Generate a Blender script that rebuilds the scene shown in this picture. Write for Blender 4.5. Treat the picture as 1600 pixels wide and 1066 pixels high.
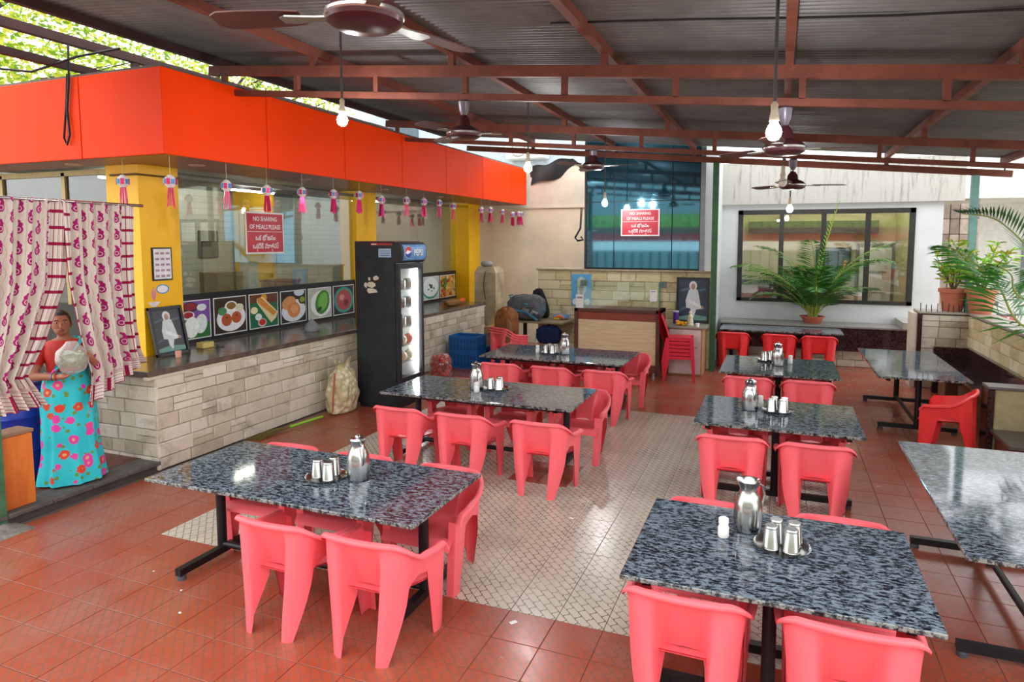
import bpy, math, random
from mathutils import Vector, Matrix, Euler
for o in list(bpy.data.objects): bpy.data.objects.remove(o)
sc = bpy.context.scene
COL = sc.collection
rnd = random.Random(7)
PI = math.pi
# ---------------------------------------------------------------- camera
H = 2.35; FPX = 1024.0; PITCH = .0855; YAW = -.368; CX, CY = 822.0, 465.0
cd = bpy.data.cameras.new('camera'); cam = bpy.data.objects.new('camera', cd); COL.objects.link(cam)
cam.location = (0, 0, H); cam.rotation_euler = (PI/2 - PITCH, 0, -YAW)
cd.sensor_fit = 'HORIZONTAL'; cd.sensor_width = 36; cd.lens = FPX*36/1600
cd.shift_x = (800-CX)/1600; cd.shift_y = -(533-CY)/1600; cd.clip_end = 300
sc.camera = cam
# ---------------------------------------------------------------- sky, exposure
w = bpy.data.worlds.new('overcast_sky'); sc.world = w; w.use_nodes = True
bg = w.node_tree.nodes['Background']; bg.inputs[0].default_value = (.96, .98, 1, 1); bg.inputs[1].default_value = 1.75
sc.view_settings.view_transform = 'Standard'; sc.view_settings.look = 'None'
sc.view_settings.gamma = 1; sc.view_settings.exposure = 0.88; sc.view_settings.use_curve_mapping = False
# ---------------------------------------------------------------- pixel to place (a pixel gives a direction, a known surface the distance)
_fw = Vector((math.sin(YAW)*math.cos(PITCH), math.cos(YAW)*math.cos(PITCH), -math.sin(PITCH)))
_rt = Vector((math.cos(YAW), -math.sin(YAW), 0)); _up = _rt.cross(_fw); _C = Vector((0, 0, H))
def ray(x, y): return _fw + _rt*((x-CX)/FPX) - _up*((y-CY)/FPX)
def on(x, y, ax, val):
    d = ray(x, y); return _C + d*((val-_C[ax])/d[ax])
def onX(x, y, v): return on(x, y, 0, v)
def onY(x, y, v): return on(x, y, 1, v)
def onZ(x, y, v=0.): return on(x, y, 2, v)
def inframe(p, mx=30):
    d = Vector(p)-_C; k = d.dot(_fw)
    if k < .2: return False
    x = CX+FPX*d.dot(_rt)/k; y = CY-FPX*d.dot(_up)/k
    return -mx < x < 1600+mx and -mx < y < 1066+mx
# ---------------------------------------------------------------- materials
def lin(c):
    if isinstance(c, str):
        c = [int(c[i:i+2], 16)/255 for i in (0, 2, 4)]
        c = [x/12.92 if x <= .04045 else ((x+.055)/1.055)**2.4 for x in c]
    return (c[0], c[1], c[2], 1)
class X:
    """tiny expression builder over shader math nodes"""
    def __init__(s, nt, v): s.nt = nt; s.v = v
    def op(s, o, b=None, c=None):
        n = s.nt.nodes.new('ShaderNodeMath'); n.operation = o
        for i, q in enumerate((s, b, c)):
            if q is None: continue
            q = q.v if isinstance(q, X) else q
            if hasattr(q, 'is_output'): s.nt.links.new(q, n.inputs[i])
            else: n.inputs[i].default_value = q
        return X(s.nt, n.outputs[0])
    def __add__(s, b): return s.op('ADD', b)
    def __sub__(s, b): return s.op('SUBTRACT', b)
    def __mul__(s, b): return s.op('MULTIPLY', b)
    def __lt__(s, b): return s.op('LESS_THAN', b)
    def __gt__(s, b): return s.op('GREATER_THAN', b)
    def fract(s): return s.op('FRACT')
    def floor(s): return s.op('FLOOR')
    def sin(s): return s.op('SINE')
    def abs(s): return s.op('ABSOLUTE')
    def max(s, b): return s.op('MAXIMUM', b)
    def min(s, b): return s.op('MINIMUM', b)
def dist(x, y, cx, cy, sy=1.):
    a = x-cx; b = (y-cy)*sy
    return (a*a+b*b).op('SQRT')
def newmat(name, rough=.5, metal=0., spec=.5):
    m = bpy.data.materials.new(name); m.use_nodes = True; nt = m.node_tree
    b = nt.nodes['Principled BSDF']
    b.inputs['Roughness'].default_value = rough; b.inputs['Metallic'].default_value = metal
    b.inputs['Specular IOR Level'].default_value = spec
    return m, nt, b
def coords(nt, kind='pos'):
    if kind == 'pos': return nt.nodes.new('ShaderNodeNewGeometry').outputs['Position']
    if kind == 'obj': return nt.nodes.new('ShaderNodeTexCoord').outputs['Object']
    if kind == 'uv': return nt.nodes.new('ShaderNodeTexCoord').outputs['UV']
def noise(nt, sock, scale, detail=3, rough=.5, dist=0., stretch=None):
    if stretch:
        mp = nt.nodes.new('ShaderNodeMapping'); nt.links.new(sock, mp.inputs[0]); mp.inputs['Scale'].default_value = stretch; sock = mp.outputs[0]
    n = nt.nodes.new('ShaderNodeTexNoise'); nt.links.new(sock, n.inputs['Vector'])
    n.inputs['Scale'].default_value = scale; n.inputs['Detail'].default_value = detail; n.inputs['Roughness'].default_value = rough; n.inputs['Distortion'].default_value = dist
    return n.outputs[0]
def ramp(nt, sock, stops, interp='LINEAR'):
    r = nt.nodes.new('ShaderNodeValToRGB'); r.color_ramp.interpolation = interp
    e = r.color_ramp.elements
    e[0].position, e[0].color = stops[0][0], lin(stops[0][1]); e[1].position, e[1].color = stops[-1][0], lin(stops[-1][1])
    for p, c in stops[1:-1]:
        q = e.new(p); q.color = lin(c)
    nt.links.new(sock.v if isinstance(sock, X) else sock, r.inputs[0]); return r.outputs[0]
def mix(nt, f, a, b):
    n = nt.nodes.new('ShaderNodeMix'); n.data_type = 'RGBA'
    for i, q in ((0, f), (6, a), (7, b)):
        q = q.v if isinstance(q, X) else q
        if hasattr(q, 'is_output'): nt.links.new(q, n.inputs[i])
        else: n.inputs[i].default_value = q if i == 0 else lin(q)
    return n.outputs[2]
def bump(nt, b, sock, strength=.3, d=.005):
    n = nt.nodes.new('ShaderNodeBump'); n.inputs['Strength'].default_value = strength; n.inputs['Distance'].default_value = d
    nt.links.new(sock.v if isinstance(sock, X) else sock, n.inputs['Height']); nt.links.new(n.outputs[0], b.inputs['Normal'])
_mc = {}
def M(c, rough=.5, metal=0., var=.12, scale=9., spec=.5, bmp=0., kind='pos', name=None):
    """plain procedural paint, plastic, cloth or metal: a colour with soft wear"""
    k = (str(c), rough, metal, var, scale, spec, bmp, kind)
    if k in _mc: return _mc[k]
    m, nt, b = newmat(name or 'surface', rough, metal, spec)
    base = lin(c); co = coords(nt, kind); f = noise(nt, co, scale, 4, .6)
    d = tuple(min(1, x*(1-var)) for x in base[:3]); l = tuple(min(1, x*(1+var)) for x in base[:3])
    nt.links.new(ramp(nt, f, ((.3, d), (.7, l))), b.inputs['Base Color'])
    if bmp: bump(nt, b, noise(nt, co, scale*3, 4, .6), bmp, .01)
    _mc[k] = m; return m
def emit(name, c, s):
    m = bpy.data.materials.new(name); m.use_nodes = True; nt = m.node_tree
    nt.nodes.remove(nt.nodes['Principled BSDF']); e = nt.nodes.new('ShaderNodeEmission'); e.inputs[0].default_value = lin(c); e.inputs[1].default_value = s
    nt.links.new(e.outputs[0], nt.nodes['Material Output'].inputs[0]); return m
def glass(name, tint=(.9, .95, .95), refl=.08, rough=.01, gt=(1, 1, 1), milk=0.):
    m = bpy.data.materials.new(name); m.use_nodes = True; nt = m.node_tree
    nt.nodes.remove(nt.nodes['Principled BSDF'])
    t = nt.nodes.new('ShaderNodeBsdfTransparent'); t.inputs[0].default_value = lin(tint)
    g = nt.nodes.new('ShaderNodeBsdfGlossy'); g.inputs[0].default_value = lin(gt); g.inputs['Roughness'].default_value = rough
    lw = nt.nodes.new('ShaderNodeLayerWeight'); lw.inputs[0].default_value = .5
    fac = X(nt, lw.outputs['Facing']).op('POWER', 4.)*(1-refl)*.8+refl
    if milk:
        df = nt.nodes.new('ShaderNodeBsdfDiffuse'); df.inputs[0].default_value = (.9, .9, .88, 1); mk = nt.nodes.new('ShaderNodeMixShader'); mk.inputs[0].default_value = milk
        nt.links.new(t.outputs[0], mk.inputs[1]); nt.links.new(df.outputs[0], mk.inputs[2]); t = mk
    mx = nt.nodes.new('ShaderNodeMixShader'); nt.links.new(fac.v, mx.inputs[0])
    nt.links.new(t.outputs[0], mx.inputs[1]); nt.links.new(g.outputs[0], mx.inputs[2]); nt.links.new(mx.outputs[0], nt.nodes['Material Output'].inputs[0])
    return m
def m_granite(name, dark, mid, light, stretch=(1, 1.9, 1), sc_=1.):
    m, nt, b = newmat(name, .07, 0, .5)
    co = coords(nt); f = noise(nt, co, 27*sc_, 4, .6, .5, stretch); g = noise(nt, co, 110*sc_, 2, .5, 0, stretch)
    v = X(nt, f)+(X(nt, g)-.5)*.35
    nt.links.new(ramp(nt, v, ((.34, dark), (.46, mid), (.57, light), (.74, light))), b.inputs['Base Color'])
    return m
GRANITE = m_granite('speckled_granite', '0a0d12', '2b333b', '7c8894', (1, 2.4, 1))
GRANITE_DK = m_granite('dark_maroon_granite', '1d1012', '2c181b', '4c3236', (1, 1, 1), 2.)
GRANITE_EDGE = m_granite('chipped_granite_edge', '15181a', '3a4042', '8a8c88', (1, 1, 1), 1.2)
def m_tile(name, base, base2, line, grime, lo=.35, hi=.95):
    m, nt, b = newmat(name, .22, 0, .5)
    co = coords(nt); sp = nt.nodes.new('ShaderNodeSeparateXYZ'); nt.links.new(co, sp.inputs[0])
    x = X(nt, sp.outputs[0])*(1/.0763); y = X(nt, sp.outputs[1])*(1/.0763)
    # a fish net of wavy lines running down the tile, each touching the next
    l1 = ((x+(y*(PI*2)).sin()*.2).fract()-.5).abs() < .055
    l2 = ((y+(x*(PI*2)).sin()*.2).fract()-.5).abs() < .04
    ln = l1.max(l2)
    f = noise(nt, co, 1.6, 5, .62); f2 = noise(nt, co, 7, 4, .6)
    c = mix(nt, f2, base, base2)
    c = mix(nt, (X(nt, f)-.45).max(0)*2.2, c, grime)
    fade = (X(nt, noise(nt, co, 2.3, 3, .5))*1.5-.05).max(lo).min(hi)
    c = mix(nt, ln*fade, c, line)
    nt.links.new(c, b.inputs['Base Color'])
    nt.links.new((X(nt, f2)*.18+.15).v, b.inputs['Roughness'])
    bump(nt, b, ln*-1., .25, .002); return m
TILE_RED = m_tile('red_floor_tile', 'a85138', '9a4830', '6a5850', '9c7868', .12, .7)
TILE_BEIGE = m_tile('beige_floor_tile', 'd2c9b8', 'c2b8a6', '2f2b26', 'aaa08f')
def m_stone(name, stops, bm=.5):
    m, nt, b = newmat(name, .8, 0, .3)
    oi = nt.nodes.new('ShaderNodeObjectInfo'); co = coords(nt)
    f = X(nt, noise(nt, co, 9, 5, .65))*.5+X(nt, oi.outputs['Random'])*.55-.05
    c = ramp(nt, f, stops); c = mix(nt, (X(nt, noise(nt, co, 3.2, 5, .7))-.55).max(0)*3., c, '6b5b44')
    nt.links.new(c, b.inputs['Base Color']); bump(nt, b, noise(nt, co, 30, 6, .7), bm, .012); return m
STONE = m_stone('sandstone_block', ((.1, 'a89c88'), (.35, 'c6baa4'), (.6, 'd6cbb8'), (.9, 'e2dacb')))
STONE_Y = m_stone('yellow_sandstone_block', ((.1, 'b3a274'), (.35, 'd2c294'), (.6, 'dfd2aa'), (.9, 'ebe2c4')))
MORTAR = M('6a6152', .95, 0, .25, 6, .2, .4)
STEEL = M('b4b4b2', .2, 1., .08, 12)
BLACKMETAL = M('1b1c1f', .42, .3, .3, 8)
RED_OXIDE = M('6e3c2e', .6, 0, .25, 5, .3)
DARK_OXIDE = M('3c2420', .65, 0, .25, 5, .3)
# ---------------------------------------------------------------- mesh gatherer
class G:
    def __init__(s, o=(0, 0, 0)): s.v = []; s.f = []; s.o = Vector(o); s.mi = []; s.cur = 0
    def add(s, vs, fs):
        k = len(s.v); s.v += [Vector(p)-s.o for p in vs]
        for f in fs: s.f.append(tuple(i+k for i in f)); s.mi.append(s.cur)
        return s
    def box(s, x0, x1, y0, y1, z0, z1):
        return s.add([(x, y, z) for z in (z0, z1) for y in (y0, y1) for x in (x0, x1)], [(0, 2, 3, 1), (4, 5, 7, 6), (0, 1, 5, 4), (2, 6, 7, 3), (0, 4, 6, 2), (1, 3, 7, 5)])
    def hexa(s, lo, hi):   # two quads, any shape
        return s.add(list(lo)+list(hi), [(3, 2, 1, 0), (4, 5, 6, 7), (0, 1, 5, 4), (1, 2, 6, 5), (2, 3, 7, 6), (3, 0, 4, 7)])
    def rbox(s, x0, x1, y0, y1, z0, z1, r=.01):   # box with chamfered edges
        vs = []; fs = []
        c = ((x0+x1)/2, (y0+y1)/2, (z0+z1)/2); h = ((x1-x0)/2, (y1-y0)/2, (z1-z0)/2)
        r = min(r, min(h)*.95)
        idx = {}
        for sx in (-1, 1):
            for sy in (-1, 1):
                for sz in (-1, 1):
                    S = (sx, sy, sz)
                    for a in range(3):
                        idx[(S, a)] = len(vs); vs.append(tuple(c[i]+S[i]*(h[i]-(0 if i == a else r)) for i in range(3)))
        def quad(q):
            p = [Vector(vs[i]) for i in q]; n = (p[1]-p[0]).cross(p[2]-p[0]); m = sum(p, Vector())/len(p)-Vector(c)
            fs.append(tuple(q) if n.dot(m) > 0 else tuple(reversed(q)))
        for a in range(3):
            b_, c_ = (a+1) % 3, (a+2) % 3
            for sg in (-1, 1):
                q = []
                for sb, s2 in ((-1, -1), (1, -1), (1, 1), (-1, 1)):
                    S = [0, 0, 0]; S[a] = sg; S[b_] = sb; S[c_] = s2; q.append(idx[(tuple(S), a)])
                quad(q)
        for a in range(3):      # edges along a
            b_, c_ = (a+1) % 3, (a+2) % 3
            for sb in (-1, 1):
                for s2 in (-1, 1):
                    S0 = [0, 0, 0]; S0[a] = -1; S0[b_] = sb; S0[c_] = s2; S1 = list(S0); S1[a] = 1
                    quad([idx[(tuple(S0), b_)], idx[(tuple(S1), b_)], idx[(tuple(S1), c_)], idx[(tuple(S0), c_)]])
        for sx in (-1, 1):
            for sy in (-1, 1):
                for sz in (-1, 1):
                    quad([idx[((sx, sy, sz), a)] for a in range(3)])
        return s.add(vs, fs)
    def ring(s, pts_list, cap=True, closed=True):   # loft of equal rings
        n = len(pts_list[0]); vs = [p for r in pts_list for p in r]; fs = []
        for i in range(len(pts_list)-1):
            for j in range(n if closed else n-1):
                a = i*n+j; b = i*n+(j+1) % n; fs.append((a, b, b+n, a+n))
        if cap and closed: fs += [tuple(reversed(range(n))), tuple(range((len(pts_list)-1)*n, len(pts_list)*n))]
        return s.add(vs, fs)
    def tube(s, pts, r, n=8, cap=True):
        P = [Vector(p) for p in pts]; rs = r if hasattr(r, '__len__') else [r]*len(P)
        rings = []; up = None
        for i, p in enumerate(P):
            t = (P[min(i+1, len(P)-1)]-P[max(i-1, 0)]).normalized()
            if up is None: up = t.orthogonal().normalized()
            up = (up-t*up.dot(t)).normalized(); q = t.cross(up)
            rings.append([p+(up*math.cos(2*PI*j/n)+q*math.sin(2*PI*j/n))*rs[i] for j in range(n)])
        return s.ring(rings, cap)
    def cyl(s, p0, p1, r0, r1=None, n=14): return s.tube([p0, p1], [r0, r0 if r1 is None else r1], n)
    def lathe(s, prof, c=(0, 0, 0), n=20, cap=True):
        return s.ring([[(c[0]+r*math.cos(2*PI*j/n), c[1]+r*math.sin(2*PI*j/n), c[2]+z) for j in range(n)] for r, z in prof], cap)
    def ell(s, c, r, n=14, m=9):
        if not hasattr(r, '__len__'): r = (r, r, r)
        rows = []
        for i in range(m+1):
            a = -PI/2+PI*(i+.02 if i == 0 else i-.02 if i == m else i)/m
            rows.append([(c[0]+r[0]*math.cos(a)*math.cos(2*PI*j/n), c[1]+r[1]*math.cos(a)*math.sin(2*PI*j/n), c[2]+r[2]*math.sin(a)) for j in range(n)])
        return s.ring(rows)
    def bar(s, p0, p1, w, h, up=(0, 0, 1)):     # rectangular bar
        p0, p1 = Vector(p0), Vector(p1); t = (p1-p0).normalized(); u = Vector(up); a = t.cross(u).normalized()*(w/2); u = a.cross(t).normalized()*(h/2)
        return s.hexa([p0-a-u, p0+a-u, p0+a+u, p0-a+u], [p1-a-u, p1+a-u, p1+a+u, p1-a+u])
    def grid(s, fn, nu, nv, wrap=False):
        vs = [fn(i/nu, j/nv) for j in range(nv+1) for i in range(nu+(0 if wrap else 1))]; n = nu+(0 if wrap else 1); fs = []
        for j in range(nv):
            for i in range(nu):
                a = j*n+i; b = j*n+(i+1) % n; fs.append((a, b, b+n, a+n))
        return s.add(vs, fs)
    def plate(s, pts, n, t):   # flat outline extruded by t along n
        n = Vector(n).normalized()*t; k = len(pts); vs = [Vector(p) for p in pts]+[Vector(p)+n for p in pts]
        return s.add(vs, [tuple(reversed(range(k))), tuple(range(k, 2*k))]+[(i, (i+1) % k, (i+1) % k+k, i+k) for i in range(k)])
    def mesh(s, name, mats=(), smooth=40):
        me = bpy.data.meshes.new(name); me.from_pydata([tuple(p) for p in s.v], [], s.f)
        for m in (mats if isinstance(mats, (list, tuple)) else [mats]): me.materials.append(m)
        if any(s.mi): me.polygons.foreach_set('material_index', s.mi)
        if smooth:
            me.polygons.foreach_set('use_smooth', [True]*len(me.polygons)); me.set_sharp_from_angle(angle=math.radians(smooth))
        me.update(); return me
    def obj(s, name, mats, parent=None, smooth=40, fix=False):
        me = s.mesh(name, mats, smooth)
        if fix:
            import bmesh
            bm = bmesh.new(); bm.from_mesh(me); bmesh.ops.recalc_face_normals(bm, faces=bm.faces); bm.to_mesh(me); bm.free()
        return put(name, me, parent)
def put(name, me, parent=None, loc=None, rot=None, scale=None):
    o = bpy.data.objects.new(name, me); COL.objects.link(o)
    if parent is not None: o.parent = parent
    if loc is not None: o.location = loc
    if rot is not None: o.rotation_euler = rot
    if scale is not None: o.scale = scale
    return o
def tag(o, label, cat, group=None, kind=None):
    o['label'] = label; o['category'] = cat
    if group: o['group'] = group
    if kind: o['kind'] = kind
    return o
def thing(name, label, cat, loc=(0, 0, 0), rz=0., group=None):
    o = put(name, None, None, loc, (0, 0, rz)); o.empty_display_size = .1
    return tag(o, label, cat, group)
def struct(o, label=None):
    o['kind'] = 'structure'
    if label: o['label'] = label
    return o
def sroot(name, loc=(0, 0, 0), label=None): return struct(put(name, None, None, loc), label)
def dup(root, loc, rz=None, label=None, group=None):
    r = root.copy(); COL.objects.link(r); r.location = loc
    if rz is not None: r.rotation_euler = (0, 0, rz)
    if label: r['label'] = label
    if group: r['group'] = group
    for ch in list(root.children):
        c = ch.copy(); COL.objects.link(c); c.parent = r
        for g in list(ch.children):
            d = g.copy(); COL.objects.link(d); d.parent = c
    return r
def text(s, size, mat, parent, origin, xdir, ydir, ext=.0008, align='CENTER', name='lettering', sx=1., bold=.03):
    """flat lettering, origin = centre of the baseline, xdir / ydir = reading and up directions"""
    cu = bpy.data.curves.new('lettering', 'FONT'); cu.body = s; cu.size = size; cu.align_x = align; cu.extrude = ext; cu.resolution_u = 2; cu.offset = 0
    t = bpy.data.objects.new('lettering', cu); COL.objects.link(t)
    me = bpy.data.meshes.new_from_object(t.evaluated_get(bpy.context.evaluated_depsgraph_get()))
    bpy.data.objects.remove(t)
    if parent is None and mat is None: return me
    if bold:            # a heavier stroke: a second pass a little to the side
        import bmesh
        bm = bmesh.new(); bm.from_mesh(me)
        for dx, dy, dz in ((bold*size, 0, .0009), (0, bold*size*.6, .0018)):
            m2 = me.copy(); m2.transform(Matrix.Translation((dx, dy, dz))); bm.from_mesh(m2); bpy.data.meshes.remove(m2)
        bm.to_mesh(me); bm.free()
    xd, yd = Vector(xdir).normalized(), Vector(ydir).normalized(); zd = xd.cross(yd); o = Vector(origin)
    me.transform(Matrix(((xd[0]*sx, yd[0], zd[0], o[0]), (xd[1]*sx, yd[1], zd[1], o[1]), (xd[2]*sx, yd[2], zd[2], o[2]), (0, 0, 0, 1))))
    me.materials.clear(); me.materials.append(mat)
    if parent is not None: me.transform(Matrix.Translation(-parent.matrix_basis.translation))
    return put(name, me, parent)
def twidth(s, size):
    me = text(s, size, None, None, None, None, None, align='LEFT'); q = max(v.co.x for v in me.vertices); bpy.data.meshes.remove(me); return q
def sh(a, b, x): t = max(0, min(1, (x-a)/(b-a))); return t*t*(3-2*t)
def lerp(a, b, t): return a+(b-a)*t
def pl(xs, x):      # piecewise linear
    for (a, p), (b, q) in zip(xs, xs[1:]):
        if x <= b: return p if b == a else p+(q-p)*max(0, (x-a)/(b-a))
    return xs[-1][1]
# ================================================================ FLOOR
TS = .305; TX0, TY0 = -1.84, 3.70
fl = sroot('floor')
G().box(-5.87, 4.0, -3., 14.2, -.1, -.004).obj('floor_bed', M('5a4a40', .9, 0, .2, 5), fl)
inlay = sroot('floor_inlay')
tmesh = {}
for k, m in (('r', TILE_RED), ('b', TILE_BEIGE)):
    g = G(); a = TS/2-.0022; b = a-.002
    g.ring([[(-a, -a, -.008), (a, -a, -.008), (a, a, -.008), (-a, a, -.008)], [(-a, -a, -.0012), (a, -a, -.0012), (a, a, -.0012), (-a, a, -.0012)], [(-b, -b, 0), (b, -b, 0), (b, b, 0), (-b, b, 0)]])
    tmesh[k] = g.mesh('tile', m, 0)
reds = []; beiges = []
for i in range(-13, 18):
    for j in range(-22, 35):
        x = TX0+(i+.5)*TS; y = TY0+(j+.5)*TS
        if x > 3.95 or x < -5.85 or y > 14.15: continue
        bei = (-9 <= i < 8 and 0 <= j < 17) and not (i in (-2, -1) and j in (7, 8))
        (beiges if bei else reds).append((x, y))
for lst, k, par in ((reds, 'r', fl), (beiges, 'b', inlay)):
    vis = [p for p in lst if inframe((p[0], p[1], 0), 60)]; vis.sort(key=lambda p: p[0]**2+p[1]**2)
    top = vis[:300]; ts = set(top)
    for p in top: put('tile', tmesh[k], par, (p[0], p[1], rnd.uniform(-.0006, .0006)))
    rest = [p for p in lst if p not in ts]
    if rest:
        g = G(); a = TS/2-.0022
        for x, y in rest: g.box(x-a, x+a, y-a, y+a, -.008, 0)
        o = g.obj('far_tiles', TILE_RED if k == 'r' else TILE_BEIGE, par, 0); o['kind'] = 'stuff'
# outside ground
struct(G().box(-40, 40, -30, 60, -.3, -.12).obj('ground', M('b9b3a8', .9, 0, .12, 1.5, .2, .3)))
# raised platform by the curtain
PZ = .10
pf = sroot('floor_platform')
G().box(-10.2, -5.9, 1.2, 4.78, -.1, PZ-.005).obj('platform_body', M('4e4642', .85, 0, .3, 6, .3, .4), pf)
for i in range(10):
    y0 = 1.2+i*.358
    G().rbox(-6.15, -5.86, y0+.002, y0+.356, PZ-.04, PZ, .006).obj('edge_slab', M('57504c', .7, 0, .3, 9, .4, .3), pf)
for i in range(8):
    for j in range(10):
        x0 = -6.15-(i+1)*.358; y0 = 1.2+j*.358
        G().box(x0+.002, x0+.356, y0+.002, y0+.356, PZ-.01, PZ).obj('tile', M('6a3a30', .4, 0, .3, 6), pf, 0)
# ================================================================ ROOF
RB = -.092
def rz(x, a=3.93): return a+RB*x
ceil_ = sroot('ceiling')
SHEET = M('6c6b69', .5, .35, .2, 3, .4)
pitch = .0763; n0 = 0; XL, XR = -6.32, 3.3
nper = 11; nsh = 12; yB = 12.24; yA = yB-nsh*pitch*nper
for k in range(nsh):
    y0 = yA+k*pitch*nper; g = G(); N = nper*6+3
    xs = ((XL if y0 > 3.5 else -7.5)+rnd.uniform(-.04, .04), XR)
    def f(u, v, y0=y0, xs=xs, k=k):
        y = y0-.02+(pitch*nper+.04)*u; x = lerp(xs[0], xs[1], v)
        return (x, y, rz(x)+.014*math.cos(2*PI*(y-yA)/pitch)+(.003 if k % 2 else 0))
    g.grid(f, N, 6); n = len(g.v)
    g.f = [tuple(reversed(q)) for q in g.f]
    g.obj('roof_sheet', SHEET, ceil_, 80)
PUR = (-6.25, -4.55, -2.95, -1.47, .03, 1.58, 3.17)
for i, x in enumerate(PUR):
    G().box(x-.035, x+.035, yA+.02, yB-.03, rz(x)-.095, rz(x)-.012).obj('purlin', DARK_OXIDE if i == 0 else RED_OXIDE, ceil_, 0)
for Y in (2.4, 5.7, 9.2, 12.19):
    for x in PUR[1:-1]: G().box(x-.03, x+.03, Y-.03, Y+.03, 3.73+RB*x, rz(x)-.094).obj('cleat', RED_OXIDE, ceil_, 0)
def truss(Y, x0, x1, label, lower=True, vs=()):
    zt = 3.735
    t = thing('roof_truss', label, 'truss', (x0, Y, zt+RB*x0))
    o = (x0, Y, zt+RB*x0)
    def z(x, dz): return zt+dz+RB*x
    G(o).bar((x0, Y, z(x0, -.05)), (x1, Y, z(x1, -.05)), .06, .10).obj('top_chord', RED_OXIDE, t, 0)
    if lower:
        G(o).bar((x0+.05, Y, z(x0+.05, -.285)), (x1, Y, z(x1, -.285)), .05, .06).obj('bottom_chord', RED_OXIDE, t, 0)
        for x in vs: G(o).bar((x, Y, z(x, -.26)), (x, Y, z(x, -.095)), .05, .05, (0, 1, 0)).obj('web_post', RED_OXIDE, t, 0)
vx = [-5.75+i*.98 for i in range(10)]
truss(2.4, -6.0, 3.3, 'red oxide roof truss carrying the ceiling fan over the curtain-side table', True, vx)
truss(5.7, -5.95, 3.3, 'red oxide ladder truss carrying the two fans above the beige floor inlay', True, vx)
truss(9.2, -5.95, 3.35, 'red oxide ladder truss carrying the fans before the blue glass and the window', True, vx)
truss(12.19, -5.98, 3.3, 'red oxide end beam resting on the green and teal posts', False)
t = thing('edge_truss', 'dark ladder truss running along the top of the orange fascia', 'truss', (-7.0, -1., 4.2)); o = (-7.0, -1., 4.2)
G(o).box(-7.04, -6.96, -1., 11., 4.40, 4.49).obj('top_chord', DARK_OXIDE, t, 0)
G(o).box(-7.04, -6.96, -1., 11., 4.14, 4.21).obj('bottom_chord', DARK_OXIDE, t, 0)
for i in range(6): G(o).box(-7.03, -6.97, -.9+i*1.62, -.82+i*1.62, 4.2, 4.41).obj('web_post', DARK_OXIDE, t, 0)
GREENP = M('2f5a3c', .5, 0, .25, 7); TEALP = M('6f9c94', .5, 0, .15, 7)
tag(G().box(-1.135, -1.035, 12.14, 12.24, 0, 3.635+RB*-1.085).obj('roof_post', GREENP, None, 0), 'dark green square steel post beside the framed portrait altar', 'post')
pp = onY(1524, 280, 12.19)
tag(G().box(pp[0]-.05, pp[0]+.05, 12.14, 12.24, 1.236, 3.735-.1+RB*pp[0]).obj('roof_post', TEALP, None, 0), 'pale teal square steel post rising from the parapet corner', 'post')
q = onZ(8, 820)
tag(G().box(-5.99, -5.87, 3.22, 3.34, 0, 4.0).obj('roof_post', M('3f6b4a', .5, 0, .25, 7), None, 0), 'green steel post at the curtain end of the platform', 'post')
tag(G().grid(lambda u, v: (-6.0+.36*u, 3.12+.3*v, .001+.05*math.sin(PI*u)*math.sin(PI*v)*(.7+.3*math.sin(9*u+7*v))), 10, 10).obj('concrete_lump', M('7c766d', .95, 0, .4, 14, .2, .9), None, 60), 'rough grey concrete lump at the foot of the green curtain post', 'concrete lump')
# ================================================================ STONE
def unit_block():
    g = G(); c = .04
    g.ring([[(0, 0, 0), (1, 0, 0), (1, 0, 1), (0, 0, 1)], [(0, -.75, 0), (1, -.75, 0), (1, -.75, 1), (0, -.75, 1)], [(c, -1, c*1.2), (1-c, -1, c*1.2), (1-c, -1, 1-c*1.2), (c, -1, 1-c*1.2)]])
    return g
_blk = {}
def stones(par, org, rot, L, z0, z1, rows, mat, wmin=.18, wmax=.42, d=.03, seed=1, hole=None):
    """coursed blocks on a wall face: local x along the wall, -y out of it"""
    k = mat.name
    if k not in _blk: _blk[k] = unit_block().mesh('stone_block', mat, 0)
    r = random.Random(seed); hs = [r.uniform(.75, 1.3) for _ in range(rows)]; s = sum(hs); z = z0
    P = Vector(par.matrix_basis.translation)
    for h in hs:
        h = h/s*(z1-z0); x = 0
        while x < L-.01:
            w_ = min(r.uniform(wmin, wmax), L-x)
            if L-x-w_ < wmin*.5: w_ = L-x
            if r.random() < .12 and h > .1:       # a pair of slips in place of one block
                parts = [(x, w_, z, h*.5), (x, w_, z+h*.5, h*.5)]
            else: parts = [(x, w_, z, h)]
            for (bx, bw, bz, bh) in parts:
                if hole and hole(bx+bw/2, bz+bh/2): continue
                v = Vector((bx+.003, 0, bz+.003)); v.rotate(Euler((0, 0, rot)))
                put('stone_block', _blk[k], par, Vector(org)+v-P, (0, 0, rot), (bw-.006, d*r.uniform(.75, 1.15), bh-.006))
            x += w_
        z += h
wc = sroot('wall_counter')
G().box(-7.15, -5.90, 4.79, 12.75, 0, .965).obj('wall_core', MORTAR, wc, 0)
stones(wc, (-5.90, 4.76, 0), PI/2, 8.0, 0, .96, 7, STONE, .2, .44, .032, 3)
stones(wc, (-7.15, 4.79, 0), 0, 1.28, 0, .96, 7, STONE, .2, .42, .032, 5)
LEDGE = M('5d5248', .16, 0, .35, 8, .5, .2)
tl = sroot('trim_1')
edges = [4.68, 5.9, 7.3, 8.6, 10., 11.3, 12.8]
for a, b in zip(edges, edges[1:]):
    G().rbox(-7.2, -5.86, a+.001, b-.001, .985, 1.045, .006).obj('ledge_slab', LEDGE, tl, 0)
    G().box(-5.93, -5.865, a+.001, b-.001, .955, .985).obj('ledge_slab', STONE, tl, 0)
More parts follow.
